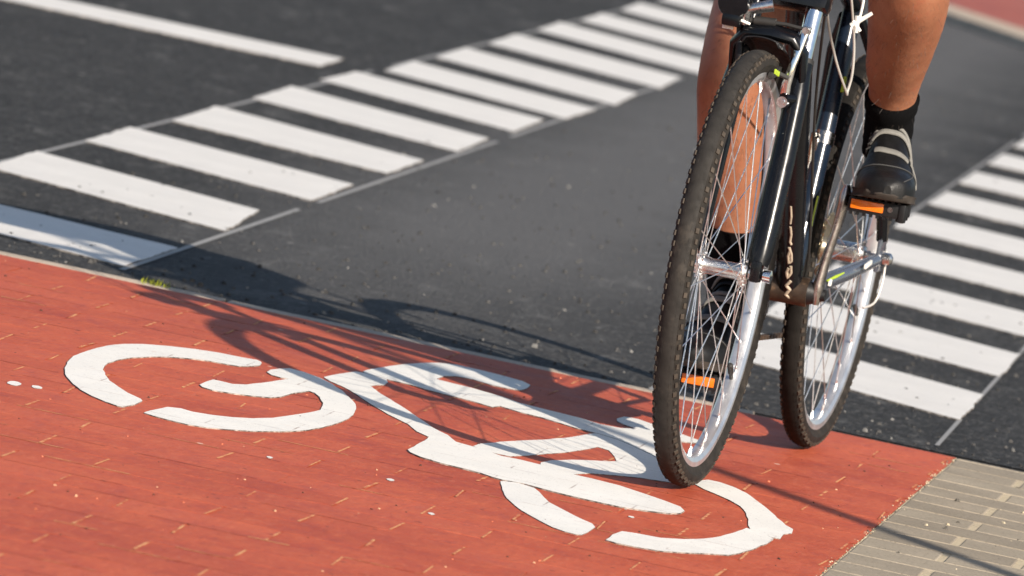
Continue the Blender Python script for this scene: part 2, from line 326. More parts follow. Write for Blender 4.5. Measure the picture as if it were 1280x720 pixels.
def sand(name, a, b, redmix):
    m = NT(name)
    c = m.ramp(m.noise(130, 4, .7), [(.3, a), (.7, b)])
    if redmix: c = m.mix(m.ramp(m.noise(22, 5, .7), [(redmix, 1.0), (redmix + .16, 0.0)]), c, (.42, .075, .045))
    else: c = m.mix(m.ramp(m.noise(24, 3, .6), [(.63, 0.0), (.68, .85)]), c, (.03, .027, .024))
    m.set(Base_Color=c, Roughness=.95, Specular_IOR_Level=.2); m.bump(m.noise(260, 4, .7), .6, .002); return m.mat
M['red_joint'] = sand('sandy_joint_under_red', (.56, .21, .085), (.68, .38, .19), .39)
M['sand'] = sand('sandy_joint', (.40, .33, .225), (.56, .48, .34), None)
M['red_b'] = red_paint('red_road_paint_deep', (.425, .070, .030)); M['red_c'] = red_paint('red_road_paint_light', (.475, .088, .040))
M['red_shade'] = red_paint('red_paint_in_joints', (.37, .070, .038))
def concrete(name, base):
    m = NT(name)
    c = m.ramp(m.noise(5, 6, .65), [(.3, tuple(x * .82 for x in base)), (.7, tuple(x * 1.15 for x in base))])
    f = m.noise(180, 4, .7); c = m.mix(m.ramp(f, [(.36, .6), (.48, 0.0)]), c, tuple(x * .35 for x in base))
    c = m.mix(m.ramp(m.noise(14, 6, .7), [(.60, 0.0), (.75, .35)]), c, (.14, .12, .10))
    m.set(Base_Color=c, Roughness=.85, Specular_IOR_Level=.3); m.bump(m.math('ADD', f, m.noise(50, 4)), .45, .002); return m.mat
M['grey_paver'] = concrete('grey_paver_concrete', (.305, .258, .195))
M['grey_paver_b'] = concrete('grey_paver_dark', (.27, .228, .172)); M['grey_paver_c'] = concrete('grey_paver_light', (.335, .285, .215))
M['kerb'] = concrete('kerb_concrete', (.47, .385, .30))

def paint(name, base, dirt=.66, joints=None):
    m = NT(name)
    c = m.ramp(m.noise(6, 5, .6), [(.3, tuple(x * .93 for x in base)), (.7, tuple(min(.9, x * 1.05) for x in base))])
    c = m.mix(m.ramp(m.noise(18, 7, .75, mp=((.6, 1.6, 1),)), [(dirt, 0.0), (dirt + .14, .40)]), c, (.30, .27, .235))
    f = m.noise(230, 3, .7); c = m.mix(m.ramp(f, [(.29, .8), (.37, 0.0)]), c, (.16, .13, .11))
    wr = m.noise(11, 8, .8); c = m.mix(m.ramp(wr, [(.30, .55), (.40, 0.0)]), c, joints[2] if joints else (.20, .19, .175))
    if joints:      # the paving joints telegraph through the paint as broken hairline cracks
        mp = m.n.new('ShaderNodeMapping'); m.link(m.tc.outputs['Object'], mp.inputs['Vector'])
        mp.inputs['Location'].default_value = joints[0]; mp.inputs['Rotation'].default_value = (0, 0, joints[1])
        bt = m.n.new('ShaderNodeTexBrick'); m.link(mp.outputs['Vector'], bt.inputs['Vector'])
        for k_, v_ in (('Scale', 1), ('Mortar Size', .0016), ('Mortar Smooth', .2), ('Brick Width', .216), ('Row Height', .1345)): bt.inputs[k_].default_value = v_
        bt.inputs['Color1'].default_value = bt.inputs['Color2'].default_value = (0, 0, 0, 1); bt.inputs['Mortar'].default_value = (1, 1, 1, 1)
        k_ = m.math('MULTIPLY', bt.outputs['Color'], m.ramp(m.noise(9, 4, .7), [(.46, 0.0), (.60, .6)]))
        c = m.mix(k_, c, (.20, .10, .07))
    m.set(Base_Color=c, Roughness=m.ramp(m.noise(30, 4), [(.3, .5), (.7, .68)]), Specular_IOR_Level=.35)
    m.bump(m.math('ADD', m.math('MULTIPLY', f, .4), m.noise(45, 5, .65)), .4, .0022); return m.mat
M['symbol_paint'] = paint('white_symbol_paint', (.79, .765, .71), .62, (((V((-.05, 12.4)) - V((KX, KY))).dot(U_), (V((-.05, 12.4)) - V((KX, KY))).dot(V_) + .024, 0), -TH, (.55, .33, .26)))
M['block_paint'] = paint('white_block_paint', (.68, .655, .615), .62)
M['line_paint'] = paint('grey_line_paint', (.27, .262, .25), .5)
M['paint_edge'] = simple('grimy_paint_edge', (.30, .27, .24), .8, 0, .3, .5, 90, dirt=((.06, .05, .045), 60, .42))

def sheet(name, pts, mat, z, kind='structure', mw=None):
    b = MB(); b.add([(p[0], p[1], z) for p in pts], [tuple(range(len(pts)))]); o = b.build(name, mat, smooth=0, mw=mw); tag(o, kind=kind); return o

sheet('ground', [(-300, -300), (300, -300), (300, 500), (-300, 500)], M['asphalt_plain'], -.05)
# asphalt road beyond the flush kerb (lane frame: x along the kerb, y across the road)
sheet('road', [(-40, .075), (40, .075), (40, 60), (-40, 60)], M['asphalt'], -.004, mw=GROT)

# flush kerb of long concrete stones between brick lane and road
b = MB(); a0 = -9.3
while a0 < -.37:
    L = min(.995, -.36 - a0)
    b.box((a0 + L / 2, .036, -.0605 + random.uniform(-.0006, .0006)), (L - .003, .068, .12), bev=.003); a0 += 1.0
kb = b.build('kerb', M['kerb'], mw=GROT); tag(kb, kind='structure')
b = MB(); b.add([(-9.3, 0, -.006), (9, 0, -.006), (9, .076, -.006), (-9.3, .076, -.006)], [(0, 1, 2, 3)])
tag(b.build('kerb_bed', M['asphalt_plain'], smooth=0, mw=GROT), kind='structure')

BW, BH = .216, .1345
def brick(mb, a0, a1, b0, b1, ch, z, tilt, mi, depth=.008):
    ca, cb = (a0 + a1) / 2, (b0 + b1) / 2
    ta, tb = random.gauss(0, tilt), random.gauss(0, tilt); zz = random.gauss(0, z)
    ring = []
    for ins, dz in ((0, -depth), (0, -ch * .75), (ch * .35, -ch * .28), (ch, 0)):
        for x, y in ((a0 + ins, b0 + ins), (a1 - ins, b0 + ins), (a1 - ins, b1 - ins), (a0 + ins, b1 - ins)):
            ring.append((x, y, dz + zz + (x - ca) * ta + (y - cb) * tb))
    fs = [(12, 13, 14, 15)]
    for r in range(3):
        for k in range(4):
            l = (k + 1) % 4; fs.append((r * 4 + k, r * 4 + l, r * 4 + 4 + l, r * 4 + 4 + k))
    mb.add(ring, fs, mi)

# red painted brick lane
mb = MB()
mb.add([(-8, -9, -.0010), (0, -9, -.0010), (0, 0, -.0010), (-8, 0, -.0010)], [(0, 1, 2, 3)], 0)
g = .0012
rows = [(-.024, 0)] + [(-.024 - BH * (k + 1), -.024 - BH * k) for k in range(66)]
for ri, (b0, b1) in enumerate(rows):
    ph = -.658 if ri % 2 == 1 else -.658 + BW / 2
    n0 = math.floor((-8 - ph) / BW); j = n0
    while True:
        a0 = ph + BW * j; a1 = a0 + BW; j += 1
        if a0 >= 0: break
        if a1 < -8: continue
        jit = random.gauss(0, .0022)
        x0, x1 = max(a0, -8) + g / 2 + jit, min(a1, 0) - g / 2
        if x1 - x0 < .03: continue
        brick(mb, x0, x1, b0 + g / 2 + random.gauss(0, .0006), b1 - g / 2, .00012, .00004, .0004, random.choice((0, 0, 3, 4)), .0004)
        if a1 < 0:      # sandy short joint on the right of the brick, open in most places
            if random.random() < .90:
                w = random.uniform(.0026, .0048); h0 = random.uniform(0, .25) * BH; h1 = random.uniform(0, .2) * BH
                mb.add([(a1 - w / 2 + jit, b0 + h0, .0006), (a1 + w / 2 + jit, b0 + h0, .0006), (a1 + w / 2, b1 - h1, .0006), (a1 - w / 2, b1 - h1, .0006)], [(0, 1, 2, 3)], 1)
        if random.random() < .34:    # hairline shade of the joint under the paint
            s0 = a0 + random.uniform(0, .06); s1 = a1 - random.uniform(0, .06); w = random.uniform(.0035, .007)
            if s1 < -.02: mb.add([(s0, b0 - w / 2, .0003), (s1, b0 - w / 2, .0003), (s1, b0 + w / 2, .0003), (s0, b0 + w / 2, .0003)], [(0, 1, 2, 3)], 2)
        if random.random() < .26:   # stretches of long joint where the paint has gone
            s0 = random.uniform(a0, a0 + .12); s1 = s0 + random.uniform(.04, .13); w = random.uniform(.003, .007)
            if s1 < -.02:
                mb.add([(s0, b1 - w / 2, .0005), (s1, b1 - w / 2, .0005), (s1, b1 + w / 2, .0005), (s0, b1 + w / 2, .0005)], [(0, 1, 2, 3)], 1)
lane = mb.build('cycle_lane', [M['red_paint'], M['red_joint'], M['red_shade'], M['red_b'], M['red_c']], smooth=40, mw=GROT); tag(lane, kind='structure'); lane.data.shade_flat()

# bare grey pavers to the right of it, wide sandy joints
mb = MB()
mb.add([(.0, -9, -.0017), (7, -9, -.0017), (7, 0, -.0017), (.0, 0, -.0017)], [(0, 1, 2, 3)], 1)
for ri, (b0, b1) in enumerate(rows):
    ph = .128 if ri % 2 == 0 else .128 - BW / 2
    j = -2
    while True:
        a0 = ph + BW * j; a1 = a0 + BW; j += 1
        if a0 >= 7: break
        if a1 <= .03: continue
        if 0 < a0 < .045: a0 = -.01
        gl = random.uniform(.008, .014)
        x0, x1 = max(a0 + gl / 2, .003), min(a1, 7) - gl / 2
        if x1 - x0 < .03: continue
        brick(mb, x0, x1, b0 + .004 + random.gauss(0, .001), b1 - .004, .0026, .00025, .0012, random.choice((0, 0, 2, 3)))
pave = mb.build('pavement', [M['grey_paver'], M['sand'], M['grey_paver_b'], M['grey_paver_c']], smooth=40, mw=GROT); tag(pave, kind='structure'); pave.data.shade_flat()

# painted outer lines of the crossing (thin setting-out lines)
def strip(mb, p, q, w, z):
    p, q = V(p), V(q); n = (q - p).normalized(); n = V((-n.y, n.x)) * w / 2; N = 40
    for i in range(N):
        if random.random() < .12: continue
        s0, s1 = p.lerp(q, i / N), p.lerp(q, (i + 1) / N)
        mb.add([(s0 - n).to_3d() + V((0, 0, z)), (s0 + n).to_3d() + V((0, 0, z)), (s1 + n).to_3d() + V((0, 0, z)), (s1 - n).to_3d() + V((0, 0, z))], [(0, 3, 2, 1)])
mb = MB()
strip(mb, (-.681, 14.44), (.475, 24.40), .012, -.0022)
strip(mb, (-1.2, 14.75), (.36, 28.0), .013, -.0022)
strip(mb, (.775, 14.20), (1.62, 21.8), .008, -.0022)
strip(mb, (.26, 14.1), (1.60, 25.9), .008, -.0022)
tag(mb.build('road_markings', M['line_paint'], smooth=0), kind='structure')

# far side: pale kerb and a second red cycle path
fd = (V((1.6363, 29.6753)) - V((1.3997, 30.435))).normalized(); fp = V((1.3997, 30.435)); fn = V((-fd.y, fd.x))
if fn.x < 0: fn = -fn
def farp(s, t, z): q = fp + fd * s + fn * t; return (q.x, q.y, z)
mb = MB(); mb.add([farp(-9, -.14, .03), farp(9, -.14, .03), farp(9, .06, .035), farp(-9, .06, .035), farp(-9, -.16, -.05), farp(9, -.16, -.05)], [(0, 1, 2, 3), (4, 5, 1, 0)])
o = mb.build('far_kerb', M['kerb'], smooth=0); tag(o, kind='structure')
mb = MB(); mb.add([farp(-9, .06, .032), farp(9, .06, .032), farp(9, 6, .032), farp(-9, 6, .032)], [(0, 1, 2, 3)])
M['far_red'] = red_paint('far_red_paving', (.30, .085, .065))
tag(mb.build('far_cycle_path', M['far_red'], smooth=0), kind='structure')

# ------------------------------------------------------------------ painted blocks of the cycle crossing
ordw = ['first', 'second', 'third', 'fourth', 'fifth', 'sixth', 'seventh', 'eighth', 'ninth', 'tenth', 'eleventh', 'twelfth', 'thirteenth']
def ragged(quad, amp=.006, seg=14):
    out = []
    for i in range(4):
        p, q = V(quad[i]), V(quad[(i + 1) % 4]); n = (q - p).normalized(); n = V((-n.y, n.x))
        for k in range(seg):
            out.append(p.lerp(q, k / seg) + n * (random.gauss(0, amp * .25) if k else 0))
    return out
def block(quad, label, group):
    c = sum((V(q) for q in quad), V((0, 0))) / 4
    mb = MB(); mb.prism([V(p) - c for p in ragged(quad)], -.004, -.0008, 0, 1)
    o = mb.build('painted_block', [M['block_paint'], M['paint_edge']], smooth=0); o.location = (c.x, c.y, 0)
    tag(o, label, 'road marking', group)
for i, q in enumerate(LEFT):
    if i == 0: lb = 'painted block nearest the red lane in the left row, mostly in bluish shadow'
    elif i == 1: lb = 'large sunlit white block in the left row, just beyond the shaded bluish one'
    else: lb = 'white painted block in the left row, ' + ordw[i] + ' from the red brick lane'
    block(q, lb, 'white blocks along the left of the crossing')
for n in range(10):
    q = [(.445 + .117 * n, 15.71 + 1.016 * n), (.9025 + .117 * n, 15.33 + 1.045 * n), (.836 + .117 * n, 14.74 + 1.045 * n), (.378 + .117 * n, 15.12 + 1.018 * n)]
    lb = ('white painted block in the right row nearest the red lane, behind the rear wheel' if n == 0 else
          'white painted block in the right row, ' + ordw[n] + ' from the red brick lane')
    block(q, lb, 'white blocks along the right of the crossing')
mb = MB(); mb.prism(ragged([(-2.96, 21.72), (-.5428, 21.2846), (-.5871, 20.8206), (-3.02, 21.26)], .008, 20), -.004, -.0008, 0, 1)
tag(mb.build('lane_line', [M['block_paint'], M['paint_edge']], smooth=0), 'long white painted line ending left of the crossing, far up the road', 'road marking')

# ------------------------------------------------------------------ loose grit: too many crumbs to count
def grit(name, n, place, smin, smax, mat, z, pick=(0, 0, 0, 1, 1, 2)):
    mb = MB()
    for i in range(n):
        x, y = place(); s = smin + (smax - smin) * random.random() ** 2.6; a = random.uniform(0, PI); h = s * random.uniform(.35, .6)
        q = []
        for k in range(6):
            r = s * random.uniform(.35, .6); t = a + k * PI / 3; q.append((x + r * math.cos(t), y + r * math.sin(t), z))
        q += [(x + (p[0] - x) * .55 + random.gauss(0, s * .06), y + (p[1] - y) * .55, z + h * random.uniform(.75, 1.1)) for p in q]
        mb.add(q, [tuple(range(6, 12))] + [(k, (k + 1) % 6, 6 + (k + 1) % 6, 6 + k) for k in range(6)], random.choice(pick))
    o = mb.build(name, mat, smooth=0); tag(o, kind='stuff'); return o
def on_road():
    b_ = .1 + 16 * random.random() ** 1.6; q = uv(random.uniform(-2.1, .75), b_); return q.x + .085 * b_, q.y
def on_lane(): q = uv(random.uniform(-2.0, -.01), random.uniform(-3.6, -.02)); return q.x, q.y
def on_pavers(): q = uv(random.uniform(.02, .6), random.uniform(-2.6, -.02)); return q.x, q.y
M['stone_a'] = simple('asphalt_stone', (.062, .060, .058), .85, 0, .3, .4, 40)
M['stone_b'] = simple('dark_stone', (.035, .034, .033), .85, 0, .3, .4, 40)
M['stone_c'] = simple('pale_stone', (.17, .166, .158), .8, 0, .3, .3, 40)
grit('road_grit', 6500, on_road, .0022, .0125, [M['stone_a'], M['stone_b'], M['stone_c']], -.0045, (0, 0, 0, 0, 0, 0, 1, 1, 1, 1, 1, 2))
M['crumb_a'] = simple('red_paint_crumb', (.50, .15, .08), .8, 0, .3, .3, 40)
M['crumb_b'] = simple('dark_crumb', (.07, .030, .022), .85, 0, .3, .4, 40)
M['crumb_c'] = simple('sand_crumb', (.50, .30, .18), .85, 0, .3, .2, 40)
grit('lane_grit', 800, on_lane, .0014, .0060, [M['crumb_a'], M['crumb_b'], M['crumb_c']], -.0008, (0, 1, 1, 1, 2))
M['crumb_d'] = simple('grey_crumb', (.10, .09, .075), .85, 0, .3, .4, 40)
M['crumb_e'] = simple('brown_crumb', (.24, .15, .09), .85, 0, .3, .4, 40)
def on_edge(): q = uv(random.gauss(-.001, .004), random.uniform(-2.6, 0)); return q.x, q.y
grit('edge_grit', 520, on_edge, .0014, .0046, [M['sand'], M['crumb_d'], M['crumb_e']], -.0012)
grit('paver_grit', 160, on_pavers, .002, .010, [M['sand'], M['crumb_d'], M['crumb_d']], -.001)

# ------------------------------------------------------------------ bicycle symbol, thick white paint on the bricks
def smoothpoly(pts, amp=.0007):
    out = []; n = len(pts)
    for i in range(n):
        p, q = V(pts[i]), V(pts[(i + 1) % n]); d = q - p; L = d.length
        if L < 1e-5: continue
        nn = V((-d.y, d.x)) / L; k = max(1, int(L / .03))
        for j in range(k): out.append(p + d * j / k + nn * random.gauss(0, amp))
    return out
sym = empty('bicycle_symbol', Matrix.Translation((-.05, 12.4, 0)))
tag(sym, 'white bicycle symbol painted in thick strokes on the red bricks', 'road marking')
SYMI = Matrix.Translation((.05, -12.4, 0))
for nm, keys in (('wheel_outline', 'AB'), ('wheel_outline', 'EFG'), ('frame_outline', 'CDHI')):
    for q, k in enumerate(keys):
        zt = {'A': .0019, 'B': .0019, 'C': .0014, 'D': .0023, 'E': .0014, 'F': .0019, 'G': .0014, 'H': .0018, 'I': .0011}[k]
        if q == 0: mb = MB()
        mb.prism([(p.x + .05, p.y - 12.4) for p in smoothpoly(SYM[k])], -.002, zt, 0, 1)
    mb.build(nm, [M['symbol_paint'], M['paint_edge']], sym, smooth=0)
mb = MB()
for x, y, r in ((-.705, 12.30, .010), (-.672, 12.31, .007), (-.085, 12.46, .006), (-.12, 12.02, .005), (.42, 12.62, .006), (-.05, 11.7, .004), (-.3, 12.0, .004), (.24, 12.16, .004)):
    mb.prism([(x + .05 + r * (1 + .3 * random.random()) * math.cos(t * PI / 5), y - 12.4 + 2.2 * r * (1 + .4 * random.random()) * math.sin(t * PI / 5)) for t in range(10)], -.001, .0010, 0, 1)
mb.build('paint_drip', [M['symbol_paint'], M['paint_edge']], sym, smooth=0)['kind'] = 'stuff'

# ------------------------------------------------------------------ litter and a weed on the lane
def leaf(loc, L, W, rz, col, label):
    b = MB(); N = 8; vs = []
    for i in range(N + 1):
        t = i / N; w = W * math.sin(PI * min(.98, t * .96 + .02)) ** .7 / 2; z = .004 + .012 * math.sin(t * 3) * .6
        vs += [(L * (t - .5), -w, z + .004), (L * (t - .5), 0, z), (L * (t - .5), w, z + .005)]
    fs = []
    for i in range(N):
        for k in (0, 1): fs.append((i * 3 + k, i * 3 + k + 3, i * 3 + k + 4, i * 3 + k + 1))
    m = simple('dry_leaf_' + str(int(L * 1000)), col, .6, 0, .3, .4, 60)
    o = b.build('leaf', m); md = o.modifiers.new('thick', 'SOLIDIFY'); md.thickness = .0006
    o.location = loc; o.rotation_euler = (0, 0, rz)
    tag(o, label, 'leaf', 'leaves fallen on the red lane')
leaf((-.6997, 12.918, -.001), .034, .05, -.4, (.06, .045, .045), 'dark dry leaf lying on red bricks at the far left, above the painted wheel')
leaf((.5882, 13.536, -.001), .044, .04, -.45, (.030, .022, .018), 'dark withered leaf on the red bricks right of the rear tyre')
gb = MB()
for i in range(70):
    x, y = random.gauss(0, .010), random.gauss(0, .012); a = random.uniform(0, 2 * PI); L = random.uniform(.006, .018); ln = random.uniform(.1, .8)
    w = .0012; d = V((math.cos(a), math.sin(a), 0)); s = V((-d.y, d.x, 0)) * w
    p0 = V((x, y, 0)); p1 = p0 + d * L * ln * .4 + V((0, 0, L * .6)); p2 = p0 + d * L * ln + V((0, 0, L))
    gb.add([p0 - s, p0 + s, p1 + s * .7, p1 - s * .7, p2], [(0, 1, 2, 3), (3, 2, 4)])
M['grass'] = simple('grass_blade', (.22, .24, .02), .6, 0, .3, .5, 80)
o = gb.build('grass_tuft', M['grass'], smooth=0); o.location = (-.612, 14.26, -.004); o.rotation_euler = (0, 0, 1.45)
tag(o, 'tiny green grass tuft growing from the kerb joint beside the shaded block', 'grass', kind='stuff')

# slim steel lamp post standing to the right of the photographer's view: only its shadow shows
pb = MB()
pb.tube([(0, 0, -.05), (0, 0, .9)], .06, 20); pb.tube([(0, 0, .9), (0, 0, .96), (0, 0, 5.0)], [.045, .026, .022], 20)
lp = pb.build('lamp_post', M['lamp_steel']); lp.location = POLE
tag(lp, 'slim grey steel lamp post whose thin shadow crosses the red lane', 'lamp post')
hb = MB(); hb.tube([(0, 0, 5.0), (-.1, -.02, 5.15), (-.5, -.1, 5.25)], .03, 12); hb.box((-.62, -.12, 5.24), (.4, .14, .08), bev=.02)
hb.build('lamp_head', M['lamp_steel'], lp)
# ------------------------------------------------------------------ the bicycle (local frame: x forward, y to the rider's left, z up, origin under the front hub)
BX, BY = .3223, 12.7027
BIKE = Matrix.Translation((BX, BY, .0018)) @ Matrix.Rotation(math.atan2(-.9772, -.2124), 4, 'Z') @ Matrix.Rotation(.0276, 4, 'X')
bike = empty('bicycle', BIKE)
tag(bike, 'black city bicycle with knobbly tyres being ridden off the crossing onto the red lane', 'bicycle')
RF, RR, WB = .345, .335, .995
BB = V((-.585, 0, .287)); AX = V((-WB, 0, RR))

CEN = {k for k in range(28) if math.cos(2 * PI * (27 - k) / 28) > .72}
def make_wheel(name, R, centre, w=.040, rear=False):
    wh = D.objects.new(name, None); wh.empty_display_size = .1; COL.objects.link(wh); wh.parent = bike; wh.location = centre
    sr = w / 2; rc = R - sr * 1.02 - .0015          # section centre radius
    prof = []
    for k in range(28):
        a = 2 * PI * k / 28; cs, sn = math.cos(a), math.sin(a)
        prof.append((sr * sn * (1 if cs > -.2 else .86), rc + sr * 1.02 * cs))
    b = MB(); b.lathe(list(reversed(prof)), (0, 0, 0), (0, 1, 0), 150, closed=True, mi=0); b.m = [1 if f[0] % 28 in CEN else 0 for f in b.f]
    N = 128
    for k in range(N):
        th = 2 * PI * k / N
        for sgn in (-1, 1):
            # shoulder lugs, alternately long and short
            ang = math.radians(50 if k % 2 else 56); lx, ly, lz = (.0080, .0066 if k % 2 else .0052, .0026)
            t2 = th + (PI / N if sgn > 0 else 0)
            rad = V((math.sin(t2), 0, math.cos(t2))); tan = V((math.cos(t2), 0, -math.sin(t2))); yy = V((0, sgn, 0))
            nrm = rad * math.cos(ang) + yy * math.sin(ang); lat = nrm.cross(tan)
            c = rad * rc + nrm * (sr + .0008)
            b.box(c, (lx, ly, lz), Matrix((tan, lat, nrm)).transposed(), mi=2)
            # a row of small low studs inside the shoulder
            ang = math.radians(27); nrm = rad * math.cos(ang) + yy * math.sin(ang); lat = nrm.cross(tan)
            b.box(rad * rc + nrm * (sr - .0001), (.0070, .0040, .0013), Matrix((tan, lat, nrm)).transposed(), mi=1)
    b.build('tyre', [M['tyre'], M['tread_rear' if rear else 'tread'], M['lug']], wh, smooth=40)
    ro = R - .0305; ri = ro - .0195                     # bead seat, inner edge
    pr = [(-.0135, ro + .004), (-.0125, ro + .005), (-.0115, ro), (.0115, ro), (.0125, ro + .005), (.0135, ro + .004), (.0132, ri + .008), (.0095, ri + .0015), (.004, ri), (-.004, ri), (-.0095, ri + .0015), (-.0132, ri + .008)]
    b = MB(); b.lathe(list(reversed(pr)), (0, 0, 0), (0, 1, 0), 140, closed=True); b.build('rim', M['rim'], wh, smooth=28)
    fl = .034; b = MB(); fr = .0215 if not rear else .026; bar = .0125 if not rear else .017
    b.lathe([(-.050, .0001), (-.050, .008), (-.043, .0085), (-.041, .013), (-fl - .003, .014), (-fl - .003, fr), (-fl, fr + .001), (-fl + .003, fr), (-fl + .004, bar + .003), (-fl + .012, bar), (fl - .012, bar), (fl - .004, bar + .003), (fl - .003, fr), (fl, fr + .001), (fl + .003, fr), (fl + .003, .014), (.041, .013), (.043, .0085), (.050, .008), (.050, .0001)], (0, 0, 0), (0, 1, 0), 28)
    b.build('hub', M['alloy'], wh, smooth=30)
    # spokes: four base meshes (side x leading/trailing), copied round the hub
    base = {}
    for sd in (-1, 1):
        for ld in (-1, 1):
            b = MB(); q = math.radians(62) * ld
            p0 = V((fr * .88 * math.sin(q), sd * (fl + .002 * ld), fr * .88 * math.cos(q))); p1 = V((0, sd * .003, ri + .002))
            b.tube([p0 + V((0, -sd * .004, 0)), p0, p0.lerp(p1, .02), p1], .00098, 6)
            d = (p1 - p0).normalized(); b.tube([p1 - d * .013, p1 - d * .011, p1], [.0014, .002, .0022], 6)
            b.tube([p0 + V((0, ld * sd * .001, 0)), p0 + V((0, ld * sd * .004, 0))], .0024, 6)
            me_o = b.build('spoke', M['spoke'], wh, smooth=50); base[(sd, ld)] = me_o
    used = set()
    for k in range(36):
        key = (1 if k % 2 else -1, 1 if (k // 2) % 2 else -1)
        o = base[key]
        if key in used: o = o.copy(); COL.objects.link(o)
        used.add(key); o.rotation_euler = (0, math.radians(10 * k + 4), 0)
    va = math.radians(129 if not rear else 115); rd = V((-math.sin(va), 0, math.cos(va)))
    b = MB(); b.tube([rd * (ri + .001), rd * (ri - .014), rd * (ri - .015), rd * (ri - .036), rd * (ri - .038)], [.0032, .003, .0046, .0046, .002], 10)
    b.build('valve', M['black_rubber'], wh)
    return wh
make_wheel('front_wheel', RF, (0, 0, RF))
make_wheel('rear_wheel', RR, AX, .039, True)

# --- fork
SL = .344
def ax_x(z, off=0): return -.344 * (z - RF) + off
fork = MB()
for s in (-1, 1):
    y = .054 * s
    fork.tube([(ax_x(z), y * k, z) for z, k in ((.358, 1.0), (.375, 1.0), (.42, 1), (.52, .99), (.60, .96), (.628, .93), (.655, .90), (.672, .88))], [.015, .0185, .0195, .0195, .0185, .0195, .0175, .0185], 22)
    fork.box((0, y, .350), (.026, .017, .034), bev=.005)
    fork.tube([(ax_x(.615) + .012, y * .9, .618), (-.058, y * .70, .618)], [.010, .0085], 14)     # brake boss
# crown and steerer
fork.box((-.150, 0, .775), (.052, .140, .046), Matrix.Rotation(math.radians(-19), 3, 'Y'), bev=.014)
fork.tube([(-.165, 0, .775), (-.20, 0, .80)], .021, 20)
fk = fork.build('fork', M['frame_paint'], bike)
for s in (-1, 1):
    b = MB(); b.tube([(ax_x(z), .0475 * s, z) for z in (.665, .762)], .0142, 20); b.build('stanchion', M['chrome'] if s > 0 else M['frame_paint'], fk)  # right stanchion coloured black to stand for the dark it reflects
    b = MB(); b.tube([(ax_x(z), .0475 * s, z) for z in (.669, .680)], .0182, 20); b.build('dust_seal', M['black_rubber'], fk)
b = MB(); b.tube([(-.092, -.056, .648), (-.080, -.056, .690), (-.074, -.040, .712), (-.072, 0, .716), (-.074, .036, .712), (-.080, .054, .690), (-.092, .056, .648)], [.011, .015, .019, .020, .019, .013, .010], 14, flat=.6); b.build('fork_arch', M['frame_paint'], fk)
b = MB(); b.tube([(0, -.078, RF), (0, -.074, RF), (0, -.062, RF), (0, .062, RF), (0, .066, RF), (0, .078, RF), (0, .080, RF)], [.006, .0105, .009, .0045, .009, .0105, .004], 14); b.build('axle', M['chrome'], bike)

b = MB(); vs = []; fs = []
for i in range(17):
    a = math.radians(-2 - 34 * i / 16); rr = RF + .013
    for k in range(11):
        t = (k / 10 - .5) * 2; y = .031 * t; r_l = rr + .006 * (1 - t * t) - .007 * max(0, abs(t) - .8) * 5
        vs.append((r_l * math.sin(a), y - .004, RF + r_l * math.cos(a)))
for i in range(16):
    for k in range(10): fs.append((i * 11 + k, i * 11 + k + 1, i * 11 + k + 12, i * 11 + k + 11))
b.add(vs, fs); mg = b.build('mudguard', M['black_plastic'], bike); md = mg.modifiers.new('t', 'SOLIDIFY'); md.thickness = .0025
# --- frame
HL, HU = V((-.205, 0, .800)), V((-.249, 0, .925))
ST = BB + (V((-.155, 0, .505)))                      # top of the seat tube
fr_ = MB()
fr_.tube([HL, HU], .0215, 24); fr_.lathe([(0, .0215), (.0, .025), (.012, .025), (.014, .0215)], HL, HU - HL, 24)
fr_.tube([V((-.216, 0, .832)), V((-.216, 0, .832)).lerp(BB, .5), BB], [.024, .023, .0215], 24)
fr_.tube([V((-.238, 0, .895)), ST - V((0, 0, .045))], [.019, .016], 20)
fr_.tube([BB, ST], .0165, 20, mi=1)
for s in (-1, 1):
    fr_.tube([BB + V((-.03, .024 * s, 0)), (-.70, .034 * s, .300), (-.80, .050 * s, .313), (-WB + .03, .066 * s, RR - .004)], [.0135, .0135, .013, .0105], 16, mi=2)
    fr_.tube([ST + V((.008, .014 * s, -.06)), ST + V((-.05, .034 * s, -.12)), (-WB + .055, .060 * s, .47), (-WB + .012, .067 * s, RR + .03)], [.009, .0095, .010, .009], 14)
    fr_.box((-WB + .006, .068 * s, RR + .004), (.05, .007, .055), bev=.003, mi=2)
M['stay'] = simple('dark_grey_stay_paint', (.09, .10, .125), .25, .3, .5, .2, 30, coat=.5)
frame = fr_.build('frame', [M['frame_paint'], M['navy_paint'], M['stay']], bike)
# cream script running down the down tube
tA, tB = V((-.216, 0, .832)), BB; ta = (tB - tA).normalized(); tn = V((-ta.z, 0, ta.x)); tn = tn if tn.x > 0 else -tn
def on_tube(L, phi, r=.0227): return tA + ta * (L + .318) + (tn * math.cos(phi) + V((0, 1, 0)) * math.sin(phi)) * r
b = MB()
glyphs = [[(.155, .12), (.175, .20), (.190, .14)], [(.196, .16), (.212, .26), (.226, .18), (.232, .30)], [(.238, .12), (.252, .34), (.266, .38), (.270, .14), (.256, .06), (.246, .2)], [(.276, .34), (.290, .38), (.300, .08), (.288, .0), (.280, .16)], [(.306, .40), (.316, .0), (.324, .34), (.334, -.02), (.340, .36)]]
for gi, gl in enumerate(glyphs):
    pts = []
    for i in range(len(gl) - 1):
        for t in (0, .25, .5, .75): pts.append(on_tube(gl[i][0] + (gl[i + 1][0] - gl[i][0]) * t, gl[i][1] * .8 + (gl[i + 1][1] - gl[i][1]) * t * .8 + .06, .0224))
    pts.append(on_tube(gl[-1][0], gl[-1][1] * .8 + .06, .0224)); b.tube(pts, .0018 + .0002 * gi, 8)
b.build('script_lettering', M['cream'], frame)
